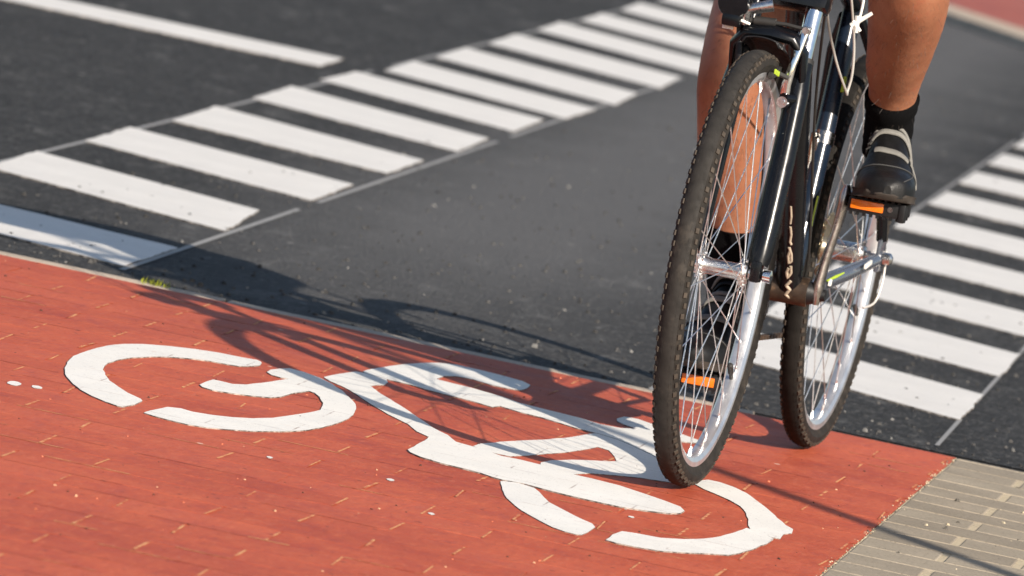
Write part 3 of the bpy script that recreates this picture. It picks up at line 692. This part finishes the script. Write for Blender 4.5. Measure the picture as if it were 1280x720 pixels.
b = MB(); b.tube([(-.665, .046, .306), (-.70, .052, .312), (-.74, .0575, .318)], [.0015, .0028, .0012], 8); b.build('lime_stripe', M['lime'], frame)
b = MB(); b.tube([BB + V((-.012, .0165, .10)), BB + V((-.028, .0165, .155))], .0016, 8); b.build('lime_stripe', M['lime'], frame); b = MB(); b.tube([BB + V((-.080, .0165, .325)), BB + V((-.087, .0165, .35))], .003, 8); b.build('lime_stripe', M['lime'], frame)
b = MB(); b.box((-.86, .0735, .330), (.05, .004, .008), Matrix.Rotation(.12, 3, 'Y'), bev=.001); b.build('white_decal', M['white_plastic'], frame); b = MB(); b.box((-.68, .0485, .303), (.014, .004, .012), bev=.001); b.build('white_decal', M['white_plastic'], frame)

# --- bottom bracket, cranks, pedals
b = MB(); b.tube([BB + V((0, -.042, 0)), BB + V((0, .034, 0))], .0235, 24); bbo = b.build('bottom_bracket', M['brown_shell'], bike)
b = MB(); b.tube([BB + V((0, .034, 0)), BB + V((0, .045, 0))], [.020, .016], 18); b.build('bearing_cup', M['black_plastic'], bbo)
def crank(s, up):
    b = MB(); d = 1 if up else -1; y0, y1 = .048 * s, .066 * s
    pts = []; N = 10
    for i in range(N + 1):
        t = i / N; pts.append((BB.x + .003 * math.sin(t * PI), y0 + (y1 - y0) * (t * t * (3 - 2 * t)), BB.z + d * (.17 * t)))
    pts = [(BB.x, y0, BB.z - d * .017)] + pts + [(BB.x, y1, BB.z + d * .184)]
    b.tube(pts, [.008] + [.0165 - .005 * math.sin(PI * (i / N)) * (.8) - .001 * i / N for i in range(N + 1)] + [.007], 18, ref=(1, 0, 0), flat=.62)
    o = b.build('crank_arm', M['crank'] if s > 0 else M['dark_alloy'], bike)
    c = MB(); c.tube([(BB.x, y0 + .006 * s, BB.z), (BB.x, y0 + .014 * s, BB.z)], [.011, .0095], 16); c.build('dust_cap', M['black_plastic'], o)
    return V((BB.x, y1, BB.z + d * .17))
M['crank'] = simple('brushed_crank_alloy', (.50, .46, .44), .30, 1, .5, .1, 60)
def pedal(P, s):
    b = MB(); x, y, z = P
    b.tube([(x, y, z), (x, y + .016 * s, z)], .0075, 14); b.tube([(x, y + .012 * s, z), (x, y + .095 * s, z)], .011, 14)
    for sx in (-1, 1):
        b.box((x + .040 * sx, y + .058 * s, z), (.012, .088, .024), bev=.003)
        for k in range(8): b.box((x + .040 * sx, y + (.020 + .011 * k) * s, z - .0135), (.009, .0045, .006))
        for k in range(8): b.box((x + .040 * sx, y + (.020 + .011 * k) * s, z + .0125), (.009, .0045, .004))
    for yy in (.018, .098): b.box((x, y + yy * s, z), (.08, .010, .022), bev=.003)
    b.box((x + .038, y + .104 * s, z - .002), (.022, .010, .030), bev=.002)
    o = b.build('pedal', M['black_plastic'], bike)
    r = MB()
    r.box((x + .0465, y + .046 * s, z + .001), (.006, .054, .0155), bev=.002); r.build('reflector', M['amber'], o)
    r = MB(); r.box((x - .0465, y + .046 * s, z + .001), (.006, .054, .0155), bev=.002); r.build('reflector', M['amber'], o)
    r = MB(); r.tube([(x + .046, y + .084 * s, z + .001), (x + .0475, y + .084 * s, z + .001)], .0045, 10); r.build('bolt', M['dark_alloy'], o)
PL = crank(1, True); pedal(PL - V((0, 0, .012)), 1)
PR = crank(-1, False); pedal(PR, -1)

# --- transmission on the bicycle's right side
CY = -.046
def ring(mb, c, y, R, teeth, thick, inner=.0):
    c = V(c); vs = []; fs = []; n = teeth * 4
    for side in (-1, 1):
        for k in range(n):
            a = 2 * PI * k / n; r = R + (.0022, .0022, -.0022, -.0022)[k % 4]
            vs.append((c.x + r * math.cos(a), y + side * thick / 2, c.z + r * math.sin(a)))
        for k in range(n):
            a = 2 * PI * k / n; vs.append((c.x + inner * math.cos(a), y + side * thick / 2, c.z + inner * math.sin(a)))
    for k in range(n):
        l = (k + 1) % n
        fs += [(k, k + n, l + n, l), (2 * n + k, 2 * n + l, 3 * n + l, 3 * n + k), (k, l, 2 * n + l, 2 * n + k), (n + k, 3 * n + k, 3 * n + l, n + l)]
    mb.add(vs, fs)
b = MB(); ring(b, BB, CY, .089, 44, .003, .055); ring(b, BB, CY + .008, .068, 34, .003, .050)
for k in range(4):
    a = PI / 4 + k * PI / 2; d = V((math.cos(a), 0, math.sin(a))); b.tube([BB + V((0, CY - .003, 0)) + d * .012, BB + V((0, CY - .003, 0)) + d * .062], .008, 10, flat=.5)
b.build('chainring', M['dark_alloy'], bike)
b = MB()
for i in range(7): ring(b, AX, -.024 - .0045 * i, .058 - .0058 * i, 28 - 3 * i, .002, .012)
b.build('cassette', M['cog'], bike)
J1, J2 = V((-WB + .012, CY, .262)), V((-WB + .040, CY, .205)); cr = .041
path = []
def arc(c, r, a0, a1, n):
    for i in range(n + 1): a = math.radians(a0 + (a1 - a0) * i / n); path.append(V((c.x + r * math.cos(a), CY, c.z + r * math.sin(a))))
arc(BB, .0905, -82, 97, 30); arc(AX, cr, 97, 200, 10); arc(J1, .018, 60, -60, 5); arc(J2, .018, 120, 270, 6)
def resample(p, step, closed=True):
    q = p + [p[0]] if closed else p; out = []; acc = 0.0
    for i in range(len(q) - 1):
        d = (q[i + 1] - q[i]); L = d.length
        while acc < L: out.append((q[i] + d * acc / L, d / L)); acc += step
        acc -= L
    return out
b = MB()
for i, (p, d) in enumerate(resample(path, .0127)):
    d2 = V((0, 1, 0)); n2 = d.cross(d2); Mx = Matrix((d, d2, n2)).transposed(); wo = .0036 if i % 2 else .0026
    for s in (-1, 1): b.box(p + d * .00635 + V((0, wo * s, 0)), (.0165, .0011, .0078), Mx)
    b.tube([p + V((0, -.0033, 0)), p + V((0, .0033, 0))], .0036, 8)
b.build('chain', M['chain'], bike)
b = MB()
for J in (J1, J2): ring(b, J, CY, .016, 11, .004, .004)
for s in (-1, 1): b.tube([J1 + V((0, .006 * s, .012)), J1 + V((0, .006 * s, 0)), J2 + V((0, .006 * s, 0)), J2 + V((0, .006 * s, -.012))], .010, 10, flat=.15, ref=(1, 0, 0))
b.tube([V((-WB, -.078, RR - .02)), V((-WB + .01, -.082, .285)), V((-WB + .012, -.062, .262))], [.010, .013, .010], 12)
b.build('derailleur', M['black_plastic'], bike)
b = MB(); b.tube([BB + V((-.074, .0, .235)), BB + V((-.080, 0, .255))], .0185, 18); b.box(BB + V((-.062, -.010, .225)), (.018, .014, .05), Matrix.Rotation(.3, 3, 'Y'), bev=.004)
b.tube([BB + V((-.055, -.012, .255)), BB + V((-.060, -.012, .20)), BB + V((-.03, -.030, .15))], [.010, .012, .006], 12, flat=.5)
b.build('front_derailleur', M['dark_alloy'], bike)
b = MB(); b.tube([(-WB, -.088, RR), (-WB, -.080, RR), (-WB, -.068, RR), (-WB, .068, RR), (-WB, .074, RR), (-WB, .085, RR), (-WB, .089, RR)], [.006, .0105, .0095, .005, .0105, .010, .005], 14); b.build('axle', M['alloy'], bike)

# --- rim brakes
def brake(s, arm, lower):
    b = MB(); b.tube([V((p[0], p[1] * s, p[2])) for p in arm], [.0085, .0078, .0062, .0058, .0066], 14, flat=.62, ref=(0, 1, 0))
    p = V((arm[0][0], arm[0][1] * s, arm[0][2])); d = lower
    b.tube([p, p + d * .012], [.0105, .0088], 16); b.tube([p + d * .011, p + d * .016], .005, 10)
    o = b.build('brake_arm', M['chrome'] if s > 0 else M['black_plastic'], bike); return o
fb = [(-.066, .0375, .612), (-.062, .0385, .640), (-.063, .043, .672), (-.068, .0485, .700), (-.074, .0515, .724)]
for s in (-1, 1):
    o = brake(s, fb, V((1, 0, 0)))
    b = MB(); b.box((-.045, .0205 * s, .6555), (.062, .009, .011), Matrix.Rotation(.145, 3, 'Y'), bev=.002); b.tube([(-.055, .024 * s, .655), (-.060, .040 * s, .650)], .004, 10); b.build('brake_pad', M['black_rubber'], o)
    b = MB()
    for k in range(3): b.box((-.020 - .014 * k, .0258 * s, .6585 - .002 * k), (.006, .003, .008), bev=.0008)
    b.build('pad_mark', M['lime'], o)
    b = MB(); b.box((-.080, .0525 * s, .727), (.014, .014, .012), bev=.003); b.tube([(-.070, .0535 * s, .727), (-.060, .0535 * s, .727)], .0055, 10); b.build('anchor_bolt', M['alloy'], o)
b = MB(); b.tube([(-.074, .056, .728), (-.072, .02, .731), (-.070, -.03, .728), (-.070, -.056, .726), (-.066, -.072, .735), (-.072, -.082, .765), (-.10, -.075, .83), (-.15, -.05, .93)], [.003, .003, .0048, .0048, .0035, .003, .0026, .0026], 10)
b.tube([(-.07, .004, .730), (-.07, -.030, .7285)], .0075, 12)
b.build('brake_noodle', M['black_rubber'], bike)
for s in (-1, 1):
    b = MB(); c = V((-WB + .055, .040 * s, RR + .302)); b.tube([c + V((0, .006 * s, -.03)), c + V((.004, .008 * s, .03)), c + V((.008, .012 * s, .08))], [.009, .007, .006], 12, flat=.6); b.build('brake_arm', M['chrome'], bike)

# --- small front lamp on the crown bracket, cables
b = MB(); b.tube([(-.115, -.060, .757), (-.095, -.060, .750), (-.060, -.062, .752), (-.048, -.063, .751), (-.042, -.063, .751)], [.012, .019, .0245, .0255, .0235], 24); b.box((-.066, -.062, .724), (.05, .030, .02), bev=.005)
lampb = b.build('front_lamp', M['frame_paint'], bike)
b = MB(); b.tube([(-.062, -.046, .742), (-.062, -.030, .748), (-.066, -.004, .757)], [.009, .0085, .010], 14); b.tube([(-.066, -.044, .722), (-.058, -.044, .742)], .008, 12); b.build('bracket', M['alloy'], lampb)
b = MB(); b.box((-.060, -.068, .7115), (.004, .018, .006), bev=.001); b.build('white_decal', M['white_plastic'], lampb)
def cable(pts, r, mat, name='cable'):
    P = [V(p) for p in pts]; out = []
    for i in range(len(P) - 1):
        a, b_, c, d = P[max(i - 1, 0)], P[i], P[i + 1], P[min(i + 2, len(P) - 1)]
        for t in (0, .2, .4, .6, .8):
            out.append(.5 * ((2 * b_) + (c - a) * t + (2 * a - 5 * b_ + 4 * c - d) * t * t + (3 * b_ - a - 3 * c + d) * t ** 3))
    out.append(P[-1]); m = MB(); m.tube(out, r, 8); return m.build(name, mat, bike)
cable([(-.10, -.09, .90), (-.05, -.078, .80), (-.045, -.078, .756), (-.045, -.068, .735), (-.05, -.052, .727), (-.062, -.035, .722)], .0022, M['white_plastic'])
cable([(-.19, .03, .99), (-.26, .033, .84), (-.30, .038, .752), (-.37, .050, .680), (-.45, .062, .626), (-.46, .0625, .626), (-.455, .066, .66), (-.43, .062, .72), (-.33, .05, .84)], .0021, M['cable'])
cable([(-.22, .05, 1.0), (-.30, .075, .90), (-.34, .083, .80), (-.35, .082, .755), (-.36, .074, .735)], .0024, M['white_plastic'])
for i, (p, q) in enumerate((((-.35, .070, .735), (-.35, .100, .760)), ((-.35, .072, .742), (-.35, .086, .728)), ((-.35, .078, .752), (-.35, .080, .725)))):
    m = MB(); m.tube([p, q], [.0045, .003], 8); m.build('cable_tie', M['white_plastic'], bike)
cable([(-.20, .02, .99), (-.17, .030, .90), (-.12, .045, .86), (-.14, .07, .80), (-.22, .05, .76), (-.40, .026, .60), (-.56, .026, .37), (-.60, .02, .30)], .0024, M['black_rubber'])
cable([(-1.02, .072, .345), (-1.00, .078, .30), (-.985, .074, .262), (-.96, .060, .25)], .002, M['cable'])

# --- handlebar, stem, saddle (above the picture, they throw the shadows on the left)
b = MB(); b.tube([HU, (-.256, 0, .955), (-.262, 0, .985)], .016, 16); b.tube([(-.262, 0, .985), (-.185, 0, 1.02)], [.018, .017], 16); b.build('stem', M['frame_paint'], bike)
b = MB(); b.tube([(-.235, -.31, 1.045), (-.21, -.20, 1.045), (-.185, -.06, 1.02), (-.185, .06, 1.02), (-.21, .20, 1.045), (-.235, .31, 1.045)], .0125, 16); hbar = b.build('handlebar', M['frame_paint'], bike)
for s in (-1, 1):
    b = MB(); b.tube([(-.222, .195 * s, 1.045), (-.236, .315 * s, 1.045)], .0165, 16); b.build('grip', M['black_rubber'], hbar)
    b = MB(); b.tube([(-.195, .175 * s, 1.04), (-.165, .19 * s, 1.03), (-.160, .27 * s, 1.012)], [.008, .006, .005], 10); b.build('brake_lever', M['alloy'], hbar)
b = MB(); b.tube([ST, ST + V((-.028, 0, .09))], .0135, 16); b.build('seatpost', M['alloy'], bike)
b = MB()
sad = []
for i in range(13):
    t = i / 12; x = -.625 - .28 * t; w = .022 + .058 * (max(0, (t - .35) / .65)) ** 1.3; w = .075 if w > .075 else w; sad.append((x, w * (1 if i < 12 else .7)))
b.tube([(x, 0, .885 + .01 * abs(i / 12 - .5)) for i, (x, w) in enumerate(sad)], [w for x, w in sad], 18, flat=.36, ref=(0, 1, 0)); b.build('saddle', M['black_rubber'], bike)
# ------------------------------------------------------------------ the rider (same local frame as the bicycle)
def spline(keys, n=8):
    # keys: list of tuples, catmull-rom on all components
    out = []
    for i in range(len(keys) - 1):
        a, b, c, d = keys[max(i - 1, 0)], keys[i], keys[i + 1], keys[min(i + 2, len(keys) - 1)]
        for k in range(n):
            t = k / n
            out.append(tuple(.5 * (2 * b[j] + (c[j] - a[j]) * t + (2 * a[j] - 5 * b[j] + 4 * c[j] - d[j]) * t * t + (3 * b[j] - a[j] - 3 * c[j] + d[j]) * t ** 3) for j in range(len(b))))
    out.append(keys[-1]); return out
def limb(mb, keys, n=22, flat=1.0, ref=(0, 1, 0)):
    P = spline(keys); mb.tube([p[:3] for p in P], [p[3] for p in P], n, flat=flat, ref=ref)

LLEG = [(-.735, .100, .935, .092), (-.62, .115, .930, .084), (-.50, .134, .900, .073), (-.400, .142, .862, .066), (-.420, .140, .815, .0670), (-.495, .130, .760, .0630), (-.575, .1145, .695, .0530), (-.640, .1035, .640, .0425), (-.682, .0975, .595, .0375), (-.705, .096, .555, .037), (-.715, .094, .520, .034)]
RLEG = [(-.735, -.100, .935, .092), (-.700, -.126, .835, .083), (-.655, -.146, .725, .070), (-.585, -.150, .615, .0575), (-.605, -.147, .550, .0560), (-.655, -.1405, .470, .0565), (-.690, -.1315, .395, .0475), (-.712, -.124, .320, .0395), (-.722, -.119, .255, .037), (-.725, -.116, .215, .034)]
def calf_bulge(keys):
    return keys
mb = MB()
limb(mb, LLEG); limb(mb, RLEG)
limb(mb, [(-.77, 0, .88, .02), (-.77, 0, .91, .11), (-.73, 0, .95, .145), (-.62, 0, 1.03, .135), (-.50, 0, 1.10, .135), (-.38, 0, 1.175, .150), (-.28, 0, 1.235, .11), (-.22, 0, 1.275, .062), (-.17, 0, 1.31, .052), (-.14, 0, 1.345, .05)], 28, .70)
# calf, shin and tendon forms
limb(mb, [(-.50, .150, .775, .020), (-.575, .138, .712, .034), (-.640, .118, .648, .020)], 14)
limb(mb, [(-.48, .100, .745, .020), (-.575, .092, .672, .030), (-.645, .088, .618, .018)], 14)
limb(mb, [(-.395, .130, .835, .018), (-.47, .124, .775, .022), (-.60, .108, .682, .018), (-.672, .098, .610, .014)], 12)
limb(mb, [(-.61, -.170, .565, .020), (-.675, -.160, .468, .030), (-.708, -.136, .375, .018)], 14)
limb(mb, [(-.61, -.122, .560, .020), (-.680, -.116, .450, .028), (-.706, -.116, .365, .016)], 14)
limb(mb, [(-.545, -.148, .60, .018), (-.575, -.145, .53, .020), (-.645, -.134, .42, .018), (-.690, -.124, .31, .014)], 12)
# head with nose and ears, bent low over the bars
limb(mb, [(-.15, 0, 1.33, .03), (-.135, 0, 1.355, .064), (-.115, 0, 1.41, .076), (-.105, 0, 1.465, .077), (-.105, 0, 1.515, .064), (-.107, 0, 1.54, .02)], 24, 1.22)
mb.tube([(-.03, 0, 1.445), (-.012, 0, 1.412), (-.028, 0, 1.402)], [.009, .014, .011], 10)
for s in (-1, 1):
    mb.tube([(-.12, .075 * s, 1.40), (-.125, .083 * s, 1.425), (-.13, .084 * s, 1.45)], [.009, .013, .012], 10)
    limb(mb, [(-.33, .10 * s, 1.20, .065), (-.30, .180 * s, 1.185, .058), (-.35, .26 * s, 1.115, .046), (-.385, .315 * s, 1.055, .042), (-.33, .30 * s, 1.055, .040), (-.27, .272 * s, 1.062, .032), (-.25, .264 * s, 1.066, .027)], 18)
    mb.tube([(-.25, .262 * s, 1.075), (-.235, .262 * s, 1.066), (-.215, .262 * s, 1.062)], [.030, .042, .035], 14, flat=.5, ref=(0, 1, 0))
    for k in range(4):
        y = (.225 + .024 * k) * s; L = (.9, 1.0, 1.05, .95)[k]
        mb.tube([(-.222, y, 1.068), (-.195, y, 1.062), (-.188, y, 1.040), (-.205, y, 1.022 + .004 * L), (-.225, y, 1.026)], [.0105, .010, .0095, .009, .007], 10)
    mb.tube([(-.245, .225 * s, 1.062), (-.25, .205 * s, 1.045), (-.235, .195 * s, 1.025), (-.215, .200 * s, 1.02)], [.012, .011, .010, .008], 10)
person = mb.build('person', M['skin'], mw=BIKE)
rm = person.modifiers.new('join', 'REMESH'); rm.mode = 'VOXEL'; rm.voxel_size = .007; rm.use_smooth_shade = True
sm = person.modifiers.new('soft', 'SMOOTH'); sm.factor = .6; sm.iterations = 10
dg = bpy.context.evaluated_depsgraph_get(); me = D.meshes.new_from_object(person.evaluated_get(dg)); person.modifiers.clear(); person.data = me
me.shade_smooth()
tag(person, 'bare-legged cyclist in black socks and black strapped shoes pedalling the bicycle, seen below the knees', 'person')

def rigid_child(o): o.parent = person; o.matrix_parent_inverse = Matrix.Identity(4); return o
def cloth(name, fn, mat, voxel=.009):
    m = MB(); fn(m); o = m.build(name, mat); o.parent = person
    r = o.modifiers.new('join', 'REMESH'); r.mode = 'VOXEL'; r.voxel_size = voxel; r.use_smooth_shade = True
    s = o.modifiers.new('soft', 'SMOOTH'); s.factor = .6; s.iterations = 8
    dg = bpy.context.evaluated_depsgraph_get(); me = D.meshes.new_from_object(o.evaluated_get(dg)); o.modifiers.clear(); o.data = me; me.shade_smooth(); return o
def grow(keys, d): return [(*k[:3], k[3] + d) for k in keys]
def shorts(m):
    limb(m, grow(LLEG[:3], .016)); limb(m, grow(RLEG[:3], .016))
    limb(m, grow([(-.78, 0, .875, .03), (-.77, 0, .91, .11), (-.73, 0, .95, .145), (-.65, 0, 1.01, .136)], .014), 28, .74)
cloth('shorts', shorts, M['cloth'])
def shirt(m):
    limb(m, grow([(-.70, 0, .975, .140), (-.62, 0, 1.03, .135), (-.50, 0, 1.10, .135), (-.38, 0, 1.175, .150), (-.28, 0, 1.235, .11)], .016), 28, .74)
    for s in (-1, 1): limb(m, grow([(-.33, .10 * s, 1.20, .065), (-.30, .180 * s, 1.185, .058), (-.335, .24 * s, 1.135, .050)], .012), 18)
M['shirt'] = knit('white_shirt_cloth', (.55, .55, .53)); cloth('shirt', shirt, M['shirt'])
def hair(m): limb(m, [(-.19, 0, 1.38, .04), (-.155, 0, 1.445, .075), (-.125, 0, 1.505, .072), (-.115, 0, 1.548, .035)], 20, 1.15)
M['hair'] = simple('dark_hair', (.03, .02, .014), .6); cloth('hair', hair, M['hair'])

# socks follow the shin
def leg_at(keys, z):
    P = spline(keys, 24)
    return min(P, key=lambda p: abs(p[2] - z))
def sock(keys, z0, z1, label=None):
    b = MB(); pts = []; rs = []; N = 16
    for i in range(N + 1):
        z = z0 + (z1 - z0) * i / N; p = leg_at(keys[3:], z); pts.append(p[:3]); rs.append(p[3] + .0028 + .0006 * math.sin(i * 2.4) + (.0024 if i >= N - 2 else .0004))
    pts.append(pts[-1]); rs.append(rs[-1] - .006); b.tube(pts[:-1] + [(pts[-1][0] + .0005, pts[-1][1], pts[-1][2] + .0015)], rs, 30, ref=(0, 1, 0)); o = b.build('sock', M['sock'], person, smooth=60); return o
sock(LLEG, .505, .618); sock(RLEG, .205, .365)

# sparse dark hair on the bare shins
hb = MB(); faces = [f for f in person.data.polygons if .36 < f.center.z < .80 and f.center.x < -.36 and abs(f.center.y) < .23]
for i in range(1300):
    f = random.choice(faces); p = f.center + V((random.uniform(-.003, .003), random.uniform(-.003, .003), random.uniform(-.003, .003))); nn = f.normal
    d = (V((random.gauss(0, .4), random.gauss(0, .4), -1)) + nn * .45).normalized(); sd = d.cross(nn).normalized() * .00022; L_ = random.uniform(.006, .014)
    p1 = p + d * L_ * .55 + nn * .0016; p2 = p + d * L_ + nn * .0008
    hb.add([p - sd, p + sd, p1 + sd * .8, p1 - sd * .8, p2], [(0, 1, 2, 3), (3, 2, 4)])
lh = hb.build('leg_hair', M['hair'], person, smooth=0); lh['kind'] = 'stuff'

# --- strapped cycling shoe: local frame s (heel to toe), t (left), n (up)
def shoe(heel, yaw, pitch, side):
    L = .285
    wk = [(0, .036), (.04, .056), (.14, .068), (.32, .068), (.48, .076), (.66, .095), (.76, .098), (.87, .088), (.95, .066), (.99, .040), (1.0, .012)]
    hk = [(0, .060), (.05, .095), (.15, .112), (.28, .124), (.36, .120), (.44, .105), (.53, .086), (.62, .071), (.72, .058), (.82, .049), (.90, .041), (.96, .031), (.99, .024), (1.0, .014)]
    def ip(k, s):
        for i in range(len(k) - 1):
            if s <= k[i + 1][0]:
                t = (s - k[i][0]) / (k[i + 1][0] - k[i][0]); t = max(0, min(1, t))
                a = k[max(i - 1, 0)]; d = k[min(i + 2, len(k) - 1)]
                m0 = (k[i + 1][1] - a[1]) / max(1e-6, k[i + 1][0] - a[0]); m1 = (d[1] - k[i][1]) / max(1e-6, d[0] - k[i][0]); h = k[i + 1][0] - k[i][0]
                return (2 * t ** 3 - 3 * t * t + 1) * k[i][1] + (t ** 3 - 2 * t * t + t) * h * m0 + (-2 * t ** 3 + 3 * t * t) * k[i + 1][1] + (t ** 3 - t * t) * h * m1
        return k[-1][1]
    cy, sy, cp, sp = math.cos(yaw), math.sin(yaw), math.cos(pitch), math.sin(pitch)
    f = V((cy * cp, sy * cp, -sp)); l = V((-sy, cy, 0)); n = f.cross(l)
    def cl(s): return .007 * side * -1 * math.sin(max(0, s - .3) * 2.2)      # toe leans to the big-toe side
    def toe_spring(s): return .013 * max(0, (s - .66) / .34) ** 2
    def pt(s, q, off=0.0):
        w, h = ip(wk, s) / 2, ip(hk, s)
        cx, sn = math.cos(q), math.sin(q)
        x = math.copysign(abs(cx) ** .62, cx) * w * (1 - .10 * max(0, sn) ** 2); z = (abs(sn) ** .66) * h if sn > 0 else -.004
        z += .006 * (x / .052) ** 2 * (1 - max(0, sn))
        d = V((x / max(w, .004), z / max(h, .004) * .9))
        d = d.normalized() if d.length > 0 else d
        return V(heel) + f * (s * L) + l * (cl(s) + x + d.x * off) + n * (z + toe_spring(s) + d.y * off)
    root_o = None
    b = MB(); NS, NQ = 44, 36; vs = []; fs = []
    for i in range(NS + 1):
        s = (i / NS) ** .9
        for k in range(NQ): vs.append(pt(s, 2 * PI * k / NQ - .0))
    for i in range(NS):
        for k in range(NQ): j = (k + 1) % NQ; fs.append((i * NQ + k, (i + 1) * NQ + k, (i + 1) * NQ + j, i * NQ + j))
    fs.append(tuple(reversed([NS * NQ + k for k in range(NQ)]))[::-1]); fs.append(tuple(reversed(range(NQ))))
    b.add(vs, fs); root_o = b.build('shoe', M['leather'], person, smooth=60)
    # sole
    b = MB(); vs = []; fs = []; NO = 26; ol = []
    for i in range(NO + 1): s = i / NO; ol.append((s, ip(wk, s) / 2 + .0012))
    outline = [(s, w) for s, w in ol] + [(s, -w) for s, w in reversed(ol)]
    for zz, gr in ((-.010, -.007), (-.0075, -.002), (-.001, .0005), (.003, -.003)):
        for s, w in outline:
            ss = s * (L + 2 * gr) / L - gr / L
            vs.append(V(heel) + f * ((ss * 1.006 - .003) * L) + l * (cl(s) + w + math.copysign(gr, w)) + n * (zz + toe_spring(s) + .006 * (w / .052) ** 2))
    m_ = len(outline)
    for r in range(3):
        for k in range(m_): j = (k + 1) % m_; fs.append((r * m_ + k, r * m_ + j, (r + 1) * m_ + j, (r + 1) * m_ + k))
    fs.append(tuple(range(m_))); fs.append(tuple(reversed([3 * m_ + k for k in range(m_)])))
    b.add(vs, fs); b.build('sole', M['sole'], root_o, smooth=40)
    b = MB(); b.tube([pt(.56 + .40 * k / 16, (0 if side > 0 else PI) + (1 if side > 0 else -1) * (.80 - .10 * math.sin(k / 5)), .0008) for k in range(17)], .0011, 6); b.build('seam', M['strap_dark'], root_o)
    b = MB(); b.tube([pt(.70 + .09 * math.sin(PI * k / 24), .25 + (PI - .5) * k / 24, .0008) for k in range(25)], .0010, 6); b.build('seam', M['strap_dark'], root_o)
    # straps, collar trim and seams: bands offset from the upper
    def band(name, mat, s0, s1, q0, q1, off, skew=0, n_=30, bulge=0):
        b = MB(); vs = []; W = 4
        for i in range(n_ + 1):
            q = q0 + (q1 - q0) * i / n_
            for j in range(W + 1):
                s = s0 + (s1 - s0) * j / W + skew * (i / n_ - .5) - bulge * math.sin(PI * i / n_); vs.append(pt(s, q, off * (.4 if j in (0, W) else 1)))
        fs = [(i * (W + 1) + j, i * (W + 1) + j + 1, (i + 1) * (W + 1) + j + 1, (i + 1) * (W + 1) + j) for i in range(n_) for j in range(W)]
        b.add(vs, fs); o = b.build(name, mat, root_o, smooth=60)
        md = o.modifiers.new('t', 'SOLIDIFY'); md.thickness = .0012; md.offset = 1; return o
    out = 0 if side > 0 else PI          # q on the outer side of the foot
    dq = 1 if side > 0 else -1
    Q = lambda t: out + dq * t
    band('strap', M['strap'], .425, .443, Q(.10), Q(2.50), .0050, skew=-.05)
    band('strap', M['strap'], .458, .486, Q(.10), Q(2.50), .0050, skew=-.05)
    band('strap', M['strap'], .585, .632, Q(1.00), Q(2.05), .0030, skew=-.05)
    band('strap', M['strap'], .590, .615, Q(.12), Q(.85), .0030, skew=-.06)
    band('strap', M['strap'], .650, .672, Q(.12), Q(.85), .0030, skew=-.06)
    band('collar', M['leather'], .20, .35, Q(.25), Q(PI - .25), .0055)
    b = MB(); pts = [pt(.385, Q(t), .004) + n * (.018 * math.sin((t - .7) / 1.74 * PI)) for t in [.95 + 1.24 * k / 14 for k in range(15)]]; b.tube(pts, [.0012 + .0022 * math.sin(PI * k / 14) for k in range(15)], 8); b.build('collar_trim', M['strap'], root_o)
    b = MB()
    for k in range(5): b.tube([pt(.30 + .05 * k, Q(2.62), .004), pt(.33 + .05 * k, Q(2.45), .007), pt(.30 + .05 * k + .03, Q(2.3), .004)], .0016, 6)
    b.build('lace', M['black_rubber'], root_o)
    b = MB(); b.tube([pt(.66 + .10 * k / 8, Q(.70), .0012) for k in range(9)], .0010, 6); b.build('seam', M['strap'], root_o)
    return root_o
shoe((-.782, .082, .4640), math.radians(14.5), math.radians(1.0), 1)
shoe((-.775, -.098, .150), math.radians(-9), math.radians(2.5), -1)
# ------------------------------------------------------------------ light, sky, camera
SUN_AZ, SUN_EL = math.radians(-56), math.radians(26.2)
to_sun = V((math.cos(SUN_AZ) * math.cos(SUN_EL), math.sin(SUN_AZ) * math.cos(SUN_EL), math.sin(SUN_EL)))
sl = D.lights.new('sun', 'SUN'); sl.energy = SUN_E; sl.angle = math.radians(.53); sl.color = (1, .90, .78)
so = D.objects.new('sun', sl); COL.objects.link(so); so.rotation_euler = to_sun.to_track_quat('Z', 'Y').to_euler(); so.location = to_sun * 30
w = D.worlds.new('World'); scene.world = w; w.use_nodes = True
sk = w.node_tree.nodes.new('ShaderNodeTexSky'); sk.sky_type = 'NISHITA'; sk.sun_disc = False
sk.sun_elevation = SUN_EL; sk.sun_rotation = math.atan2(to_sun.x, to_sun.y); sk.air_density = 1.0; sk.dust_density = 1.2; sk.ozone_density = 1.5
bg = w.node_tree.nodes['Background']; bg.inputs['Strength'].default_value = SKY_E; w.node_tree.links.new(sk.outputs[0], bg.inputs[0])

cam = D.cameras.new('camera'); co = D.objects.new('camera', cam); COL.objects.link(co); scene.camera = co
th, ro, ch = .08753, .19664, 1.36776
fw = V((0, math.cos(th), -math.sin(th))); r_ = V((1, 0, 0)); u_ = r_.cross(fw)
r2 = r_ * math.cos(ro) + u_ * math.sin(ro); u2 = -r_ * math.sin(ro) + u_ * math.cos(ro)
Mx = Matrix((r2, u2, -fw)).transposed().to_4x4(); Mx.translation = (0, 0, ch); co.matrix_world = Mx
cam.sensor_width = 36; cam.lens = 36 * 10293.65 / 1280; cam.clip_start = .1; cam.clip_end = 2000
cam.dof.use_dof = True; cam.dof.focus_distance = 12.55; cam.dof.aperture_fstop = FSTOP; cam.dof.aperture_blades = 9
vs_ = scene.view_settings; vs_.view_transform = 'Standard'; vs_.look = 'None'; vs_.exposure = EXPO; vs_.gamma = 1; vs_.use_curve_mapping = False
scene.cycles.max_bounces = 8
